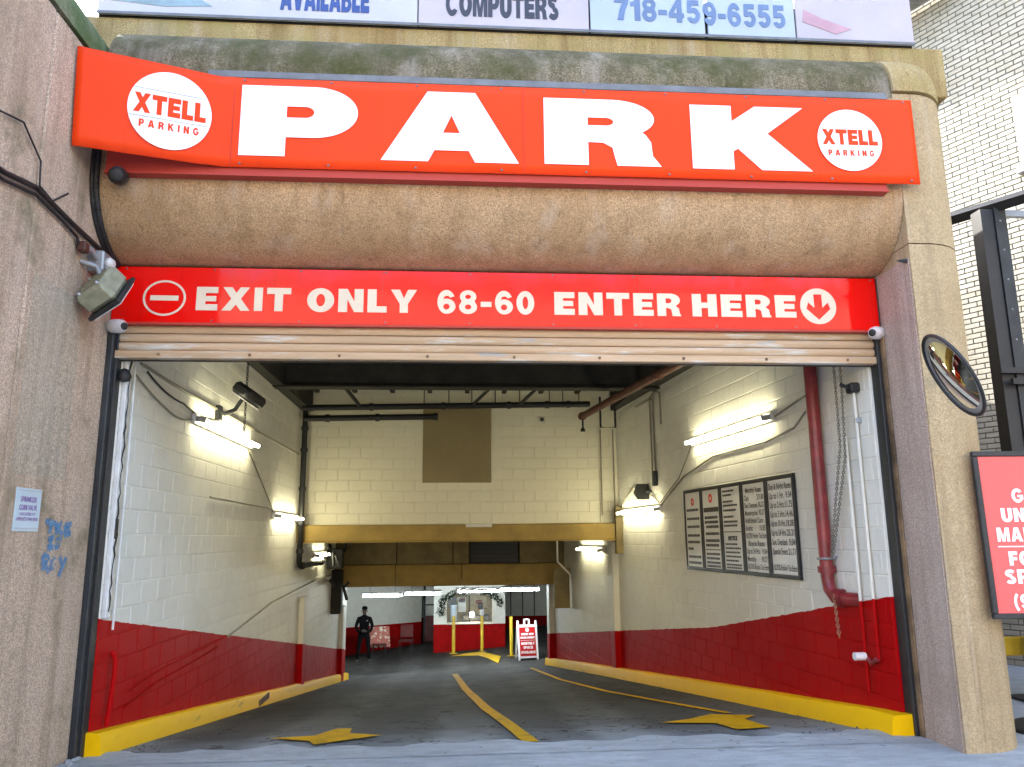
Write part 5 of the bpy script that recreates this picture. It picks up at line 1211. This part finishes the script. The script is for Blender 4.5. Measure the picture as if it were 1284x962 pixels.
wire('thick black sealant strip beside the rounded overhang', [(XL + 0.012, p[1] - 0.02, p[2] - 0.01) for p in dr], 0.018, 'rubber')
# wall floodlight and junction box
wf = thing('floodlight', 'sage coloured metal floodlight on the left pier under its cables', 'floodlight', (XL, 5.95, 3.55))
m = Matrix.Translation((XL + 0.17, 5.88, 3.50)) @ Vector((-0.55, -0.62, 0.56)).to_track_quat('Z', 'Y').to_matrix().to_4x4() @ Matrix.Rotation(R(28), 4, 'Z')
MB().cbox((-0.15, -0.16, -0.10), (0.13, 0.15, 0.06), 0.03, m).build('housing', 'sagesteel', wf, 30)
MB().cbox((-0.17, -0.19, -0.135), (0.15, 0.18, -0.102), 0.01, m).build('door_frame', 'black', wf)
MB().cbox((-0.14, -0.16, -0.15), (0.12, 0.15, -0.137), 0.004, m).build('lens', 'whiteplastic', wf)
for sx in (-0.10, 0.08):
    for sy in (-0.12, 0.11): MB().lathe([(0, 0), (0.016, 0), (0.013, 0.018), (0, 0.02)], 8, m @ Matrix.Translation((sx, sy, 0.06))).build('bolt', 'greysteel', wf, 50)
for i in range(5): MB().box((-0.12, -0.10 + i * 0.05, 0.061), (0.10, -0.09 + i * 0.05, 0.072), m).build('fin', 'sagesteel', wf)
MB().tube([(XL, 5.88, 3.70), (XL + 0.12, 5.90, 3.66), (XL + 0.17, 5.88, 3.56)], 0.022, 8).build('arm', 'greysteel', wf, 50)
jb2 = thing('junction_box', 'grey metal junction box with motion sensor above the floodlight', 'box', (XL, 6.1, 3.7))
MB().cbox((XL, 5.98, 3.66), (XL + 0.12, 6.14, 3.83), 0.012).build('box', 'greysteel', jb2)
MB().lathe([(0, 0), (0.045, 0), (0.05, 0.02), (0.03, 0.05), (0, 0.055)], 12, frame((XL + 0.12, 6.06, 3.745), (0, 1, 0), (0, 0, 1))).build('cover', 'whitepaint', jb2, 40)
MB().tube([(XL + 0.06, 5.98, 3.76), (XL + 0.06, 5.90, 3.80), (XL + 0.05, 5.80, 3.79)], 0.024, 8).build('fitting', 'greysteel', jb2, 50)
MB().cbox((XL + 0.02, 5.76, 3.74), (XL + 0.08, 5.84, 3.82), 0.01).build('connector', 'brownpipe', jb2)
MB().tube([(XL + 0.08, 6.14, 3.68), (XL + 0.10, 6.24, 3.66), (XL + 0.10, 6.28, 3.74)], 0.015, 8).build('lead', 'whiteplastic', jb2, 50)
# security cameras
def camera(p, aim, label, mat='whiteplastic', r=0.058):
    p = Vector(p); a = Vector(aim).normalized(); q = a.to_track_quat('Z', 'Y').to_matrix().to_4x4(); m = Matrix.Translation(p) @ q
    t = thing('security_camera', label, 'camera', p, 'security cameras')
    MB().lathe([(0, -0.10), (r * 0.8, -0.10), (r, -0.07), (r, 0.01), (r * 0.9, 0.045), (r * 0.62, 0.07), (r * 0.62, 0.072), (0, 0.073)], 20, m).build('body', mat, t, 40)
    MB().lathe([(r * 0.55, 0.0735), (r * 0.55, 0.078), (r * 0.4, 0.082), (0, 0.083)], 16, m).build('lens', 'rubber', t, 40)
    return t
camera((XL + 0.10, 6.40, 3.33), (0.8, -0.5, -0.12), 'white turret camera on the left jamb below the EXIT sign')
camera((XR - 0.09, 6.42, 3.35), (-0.75, -0.6, -0.15), 'white turret camera on the right jamb below the ENTER sign')
camera((XL + 0.25, 5.80, 4.37), (0.25, -0.9, -0.3), 'black dome camera under the loose left end of the PARK banner', 'black', 0.07)
wire('thin black wire feeding the right camera', [(XR - 0.03, 6.44, 3.42), (XR - 0.025, 6.45, 3.86)], 0.006, 'rubber')
spike = tag(MB().lathe([(0.02, 0), (0.012, 0.05), (0, 0.09)], 8, frame((XR - 0.013, 5.98, 3.86), (0, -1, 0), (0, 0, 1))).build('wall_hook', 'black', None, 40), 'small black hook high on the right column reveal', 'hook')

# ------------------------------------------------------------------ convex mirror
mi = thing('convex_mirror', 'round convex traffic mirror in a black rim on the right column', 'mirror', (3.64, 5.35, 2.74))
_v = (Vector((3.645, 5.35, 2.744)) - CAM).normalized(); _vr = _v.cross(Vector((0, 0, 1))).normalized(); _vu = _vr.cross(_v)
nrm = (_v * -0.34 + _vr * -0.85 + _vu * -0.39).normalized()
q = nrm.to_track_quat('Z', 'Y').to_matrix().to_4x4(); mm = Matrix.Translation((3.645, 5.35, 2.744)) @ q @ Matrix.Scale(0.95, 4)
prof = [(0.345 * math.sin(a) / math.sin(0.17), 0.345 / math.sin(0.17) * (math.cos(a) - math.cos(0.17)) ) for a in [0.17 * (1 - i / 14) for i in range(15)]]
prof[-1] = (0.0, prof[-1][1])
MB().lathe(prof, 48, mm @ Matrix.Translation((0, 0, -0.012))).build('mirror_dome', 'mirror', mi, 60)
MB().tube([mm @ Vector((0.35 * math.cos(a), 0.35 * math.sin(a), 0.0)) for a in [i * 2 * math.pi / 48 for i in range(49)]], 0.013, 8).build('rim', 'black', mi, 60)
MB().lathe([(0.345, -0.004), (0.30, -0.03), (0.12, -0.05), (0, -0.05)], 32, mm).build('back_shell', 'greysteel', mi, 40)
MB().tube([mm @ Vector((0, 0, -0.05)), Vector((4.0, 5.96, 2.85))], 0.02, 8).build('bracket', 'greysteel', mi, 50)

# ------------------------------------------------------------------ right side: brick building, steel frame, poster sign
bd = Vector((-0.456, 0.890, 0)); b0 = Vector((7.15, 9.22, 0))
br = thing('brick_building', 'sunlit white painted brick building beyond the corner column', 'building', b0)
T0, T1 = -1.3, 2.6
mBk = frame(b0 + bd * T1, -bd, (0, 0, 1))          # x runs from far to near, faces the lot
mk = MB(); mk.box((-4, -0.2, -0.4), (12, 16, -0.002), mBk); mk.build('wall_core', 'mortar', br)
win = (T1 + 0.50, T1 + 1.4, 6.30, 7.2)              # window opening on the sheet
def bkeep(x, y): return not (win[0] - 0.02 < x < win[1] + 0.02 and win[2] - 0.02 < y < win[3] + 0.02)
vis = bond(0.0, T1 - T0, 0.0, 9.6, 0.212, 0.0705, 0.013, bkeep)
def bvis(c):
    p = mBk @ Vector((c[0] + 0.1, c[1], 0)); d = p - CAM; z = d.dot(_f); u = 642 + 978 * d.dot(_r) / z; v = 481 - 978 * d.dot(_u) / z
    return 1150 < u < 1300 and 0 < v < 600
inner = [c for c in vis if bvis(c)]; outer = [c for c in vis if not bvis(c)]
inner.sort(key=lambda c: c[1]); lay(br, 'brick', mBk, inner, 0.012, 'brick', 300, 0.002, 0.003)
lay(br, 'brick', mBk, outer + [c for x0, x1 in ((-4, -0.01), (T1 - T0 + 0.01, 12)) for c in bond(x0, x1, 0.0, 15.8, 0.424, 0.141, 0.012, lambda x, y: True)] + bond(0.0, T1 - T0, 9.6, 15.8, 0.424, 0.141, 0.012, lambda x, y: True), 0.012, 'brick', 0, 0.002, 0.003)
wd = MB().cbox((win[0] - 0.11, win[2] - 0.06, -0.05), (win[1] + 0.11, win[3] + 0.06, 0.02), 0.004, mBk).build('window', 'sagesteel', br)
MB().box((win[0] + 0.08, win[2] + 0.08, 0.0205), (win[1] - 0.08, win[3] - 0.08, 0.026), mBk).build('pane', 'darkglass', wd)
MB().cbox((win[0] - 0.14, win[2] - 0.14, 0.0), (win[1] + 0.14, win[2] - 0.062, 0.10), 0.006, mBk).build('sill', 'greysteel', wd)
# fire escape landings above the frame
fe = thing('fire_escape', 'grey steel fire escape landing high on the white brick wall', 'fire escape', b0 + bd * 1.2 + Vector((0, 0, 9.0)))
for zz, x0, x1 in ((9.25, -3.2, 2.5),):
    for i in range(9): MB().box((x0, zz, 0.05 + i * 0.07), (x1, zz + 0.03, 0.117 + i * 0.07), mBk).build('slat', 'greysteel', fe)
    for zr_ in (0.5, 1.0): MB().box((x0, zz + zr_, 0.70), (x1, zz + zr_ + 0.04, 0.74), mBk).build('rail', 'greysteel', fe)
    for i in range(6): MB().box((x0 + (x1 - x0) * i / 5, zz, 0.705), (x0 + (x1 - x0) * i / 5 + 0.03, zz + 1.0, 0.73), mBk).build('post', 'greysteel', fe)
# steel frame (car lift) in the lot
sf = thing('steel_frame', 'tall black steel frame standing in the lot before the brick wall', 'frame', (5.85, 7.6, 0))
b = MB(); b.box((5.66, 7.52, 0), (5.80, 7.68, 5.05)); b.build('post', 'black', sf)
MB().box((5.803, 7.50, 0), (5.93, 7.56, 5.12)).build('post_flange', 'darksteel', sf)
for i in range(8): MB().lathe([(0, 0), (0.012, 0), (0, 0.012)], 8, frame((5.86, 7.499, 2.6 + i * 0.33), (1, 0, 0), (0, 0, 1))).build('bolt', 'greysteel', sf)
MB().tube([(5.02, 8.85, 5.12), (5.80, 7.60, 5.10), (6.6, 6.35, 5.08)], 0.075, 4).build('top_beam', 'black', sf)
MB().box((5.93, 7.53, 4.98), (7.6, 7.59, 5.05)).build('cross_tube', 'greysteel', sf)
MB().box((5.60, 7.44, 3.22), (6.4, 7.50, 3.28)).build('clamp_bar', 'black', sf)
MB().box((5.70, 7.42, 3.10), (6.4, 7.46, 3.16)).build('clamp_bar', 'black', sf)
MB().tube([(5.97, 7.4, 2.95), (6.5, 7.4, 2.95)], 0.06, 12).build('cylinder', 'greysteel', sf, 50)
MB().cbox((5.50, 7.35, 0.0), (6.05, 7.85, 0.03), 0.006).build('base_plate', 'black', sf)
wire('thin dark wire down the brick wall behind the column', [(5.55, 8.7, 5.1), (5.6, 8.6, 3.9), (5.58, 8.6, 2.4)], 0.008, 'rubber')
# poster sign on a stand
po = thing('poster_stand', 'red garage poster in a black frame on a stand at the right edge', 'sign', (4.7, 6.2, 0))
mpo = frame((4.085, 5.86, 0.965), (1, -0.05, 0), (0, 0.02, 1)) @ Matrix.Scale(0.905, 4)
PWD, PHT = 1.30, 1.41
MB().box((0.04, 0.04, -0.02), (PWD - 0.04, PHT - 0.04, 0.0), mpo).build('panel', 'pinkred', po)
for a, c in (((0, 0, -0.03), (PWD, 0.045, 0.015)), ((0, PHT - 0.045, -0.03), (PWD, PHT, 0.015)), ((0, 0.046, -0.03), (0.045, PHT - 0.046, 0.015)), ((PWD - 0.045, 0.046, -0.03), (PWD, PHT - 0.046, 0.015))):
    MB().cbox(a, c, 0.006, mpo).build('frame', 'black', po)
place(curve_mesh([arc(PWD / 2 - 0.02, 1.23, 0.10, 0.10, 0, 350, 32)]), mpo @ Matrix.Translation((0, 0, 0.002)), 'emblem', 'whitevinyl', po)
for tx, y, x0, w in (('GARAGE', 0.965, 0.30, 0.66), ('UNDER', 0.80, 0.185, 0.53), ('NEW', 0.80, 0.78, 0.325), ('MANAGEMENT', 0.635, 0.125, 1.04), ('FOR', 0.435, 0.20, 0.30), ('SPACE', 0.285, 0.145, 0.55), ('(917)', 0.08, 0.19, 0.36)):
    write(tx, mpo, 0.118, x0, y, 'whitevinyl', po, 'l', w, 0.12)
place(curve_mesh([[(0.12, 0.588), (1.18, 0.588), (1.18, 0.598), (0.12, 0.598)]]), mpo @ Matrix.Translation((0, 0, 0.004)), 'rule', 'whitevinyl', po)
for x in (0.72, 1.22): MB().tube([mpo @ Vector((x, 0.0, -0.04)), Vector(((mpo @ Vector((x, 0, 0))).x + 0.05, 6.42, 0.03))], 0.018, 8).build('leg', 'black', po)
MB().lathe([(0, 0), (0.36, 0), (0.37, 0.03), (0.33, 0.06), (0, 0.07)], 28, Matrix.Translation((4.97, 6.52, 0.0)) @ Matrix.Diagonal((1, 0.75, 1, 1))).build('base', 'rubber', po, 40)
# yellow and orange barrier behind the poster
ba = thing('barricade', 'yellow and orange barricade behind the poster stand', 'barricade', (5.3, 7.9, 0))
for x in (5.02, 6.1): MB().cbox((x, 7.85, 0.0), (x + 0.09, 7.95, 1.15), 0.008).build('post', 'yellowpost', ba)
MB().cbox((5.0, 7.80, 0.80), (6.3, 7.845, 0.98), 0.006).build('board', 'orange', ba)
MB().cbox((5.0, 7.80, 0.40), (6.3, 7.845, 0.58), 0.006).build('board', 'yellowpost', ba)
MB().cbox((5.0, 7.80, 1.02), (6.3, 7.845, 1.12), 0.006).build('board', 'whitepaint', ba)

# ------------------------------------------------------------------ across the street (seen only in the mirror and the glossy signs)
ab = thing('apartment_building', 'sunlit tan brick building across the street, seen only in reflections', 'building', (0, -17, -0.13))
MB().box((-26, -26, -0.13), (24, -17, 11.4)).build('wall', 'acrossbrick', ab)
MB().cbox((-26.1, -26, 11.4), (24.1, -16.8, 11.8), 0.03).build('cornice', 'ochre', ab)
for r_ in range(3):
    for i in range(14):
        x = -24.5 + i * 3.4; z = 1.1 + r_ * 2.9
        w_ = MB().cbox((x, -17.02, z), (x + 1.3, -16.97, z + 1.6), 0.02).build('window', 'whitepaint', ab)
        MB().box((x + 0.08, -16.968, z + 0.08), (x + 1.22, -16.962, z + 1.52)).build('pane', 'darkglass', w_)

gr = MB()
for i in range(170):
    left = random.random() < 0.6
    y = 6.7 + random.expovariate(0.35)
    if y > 19: continue
    d = 0.14 + abs(random.gauss(0, 0.35)); x = lw(y) + d if left else rw(y) - d - 0.05
    a = random.uniform(0.004, 0.013) * (1.6 if random.random() < 0.06 else 1); z = zr(x, y)
    gr.cbox((x, y, z - 0.002), (x + a, y + a * random.uniform(0.8, 2.2), z + a * 0.7), a * 0.2)
stuff(tag(gr.build('grit', 'grit', None, recalc=False), 'loose grit and litter bits along both kerbs of the ramp', 'grit'))
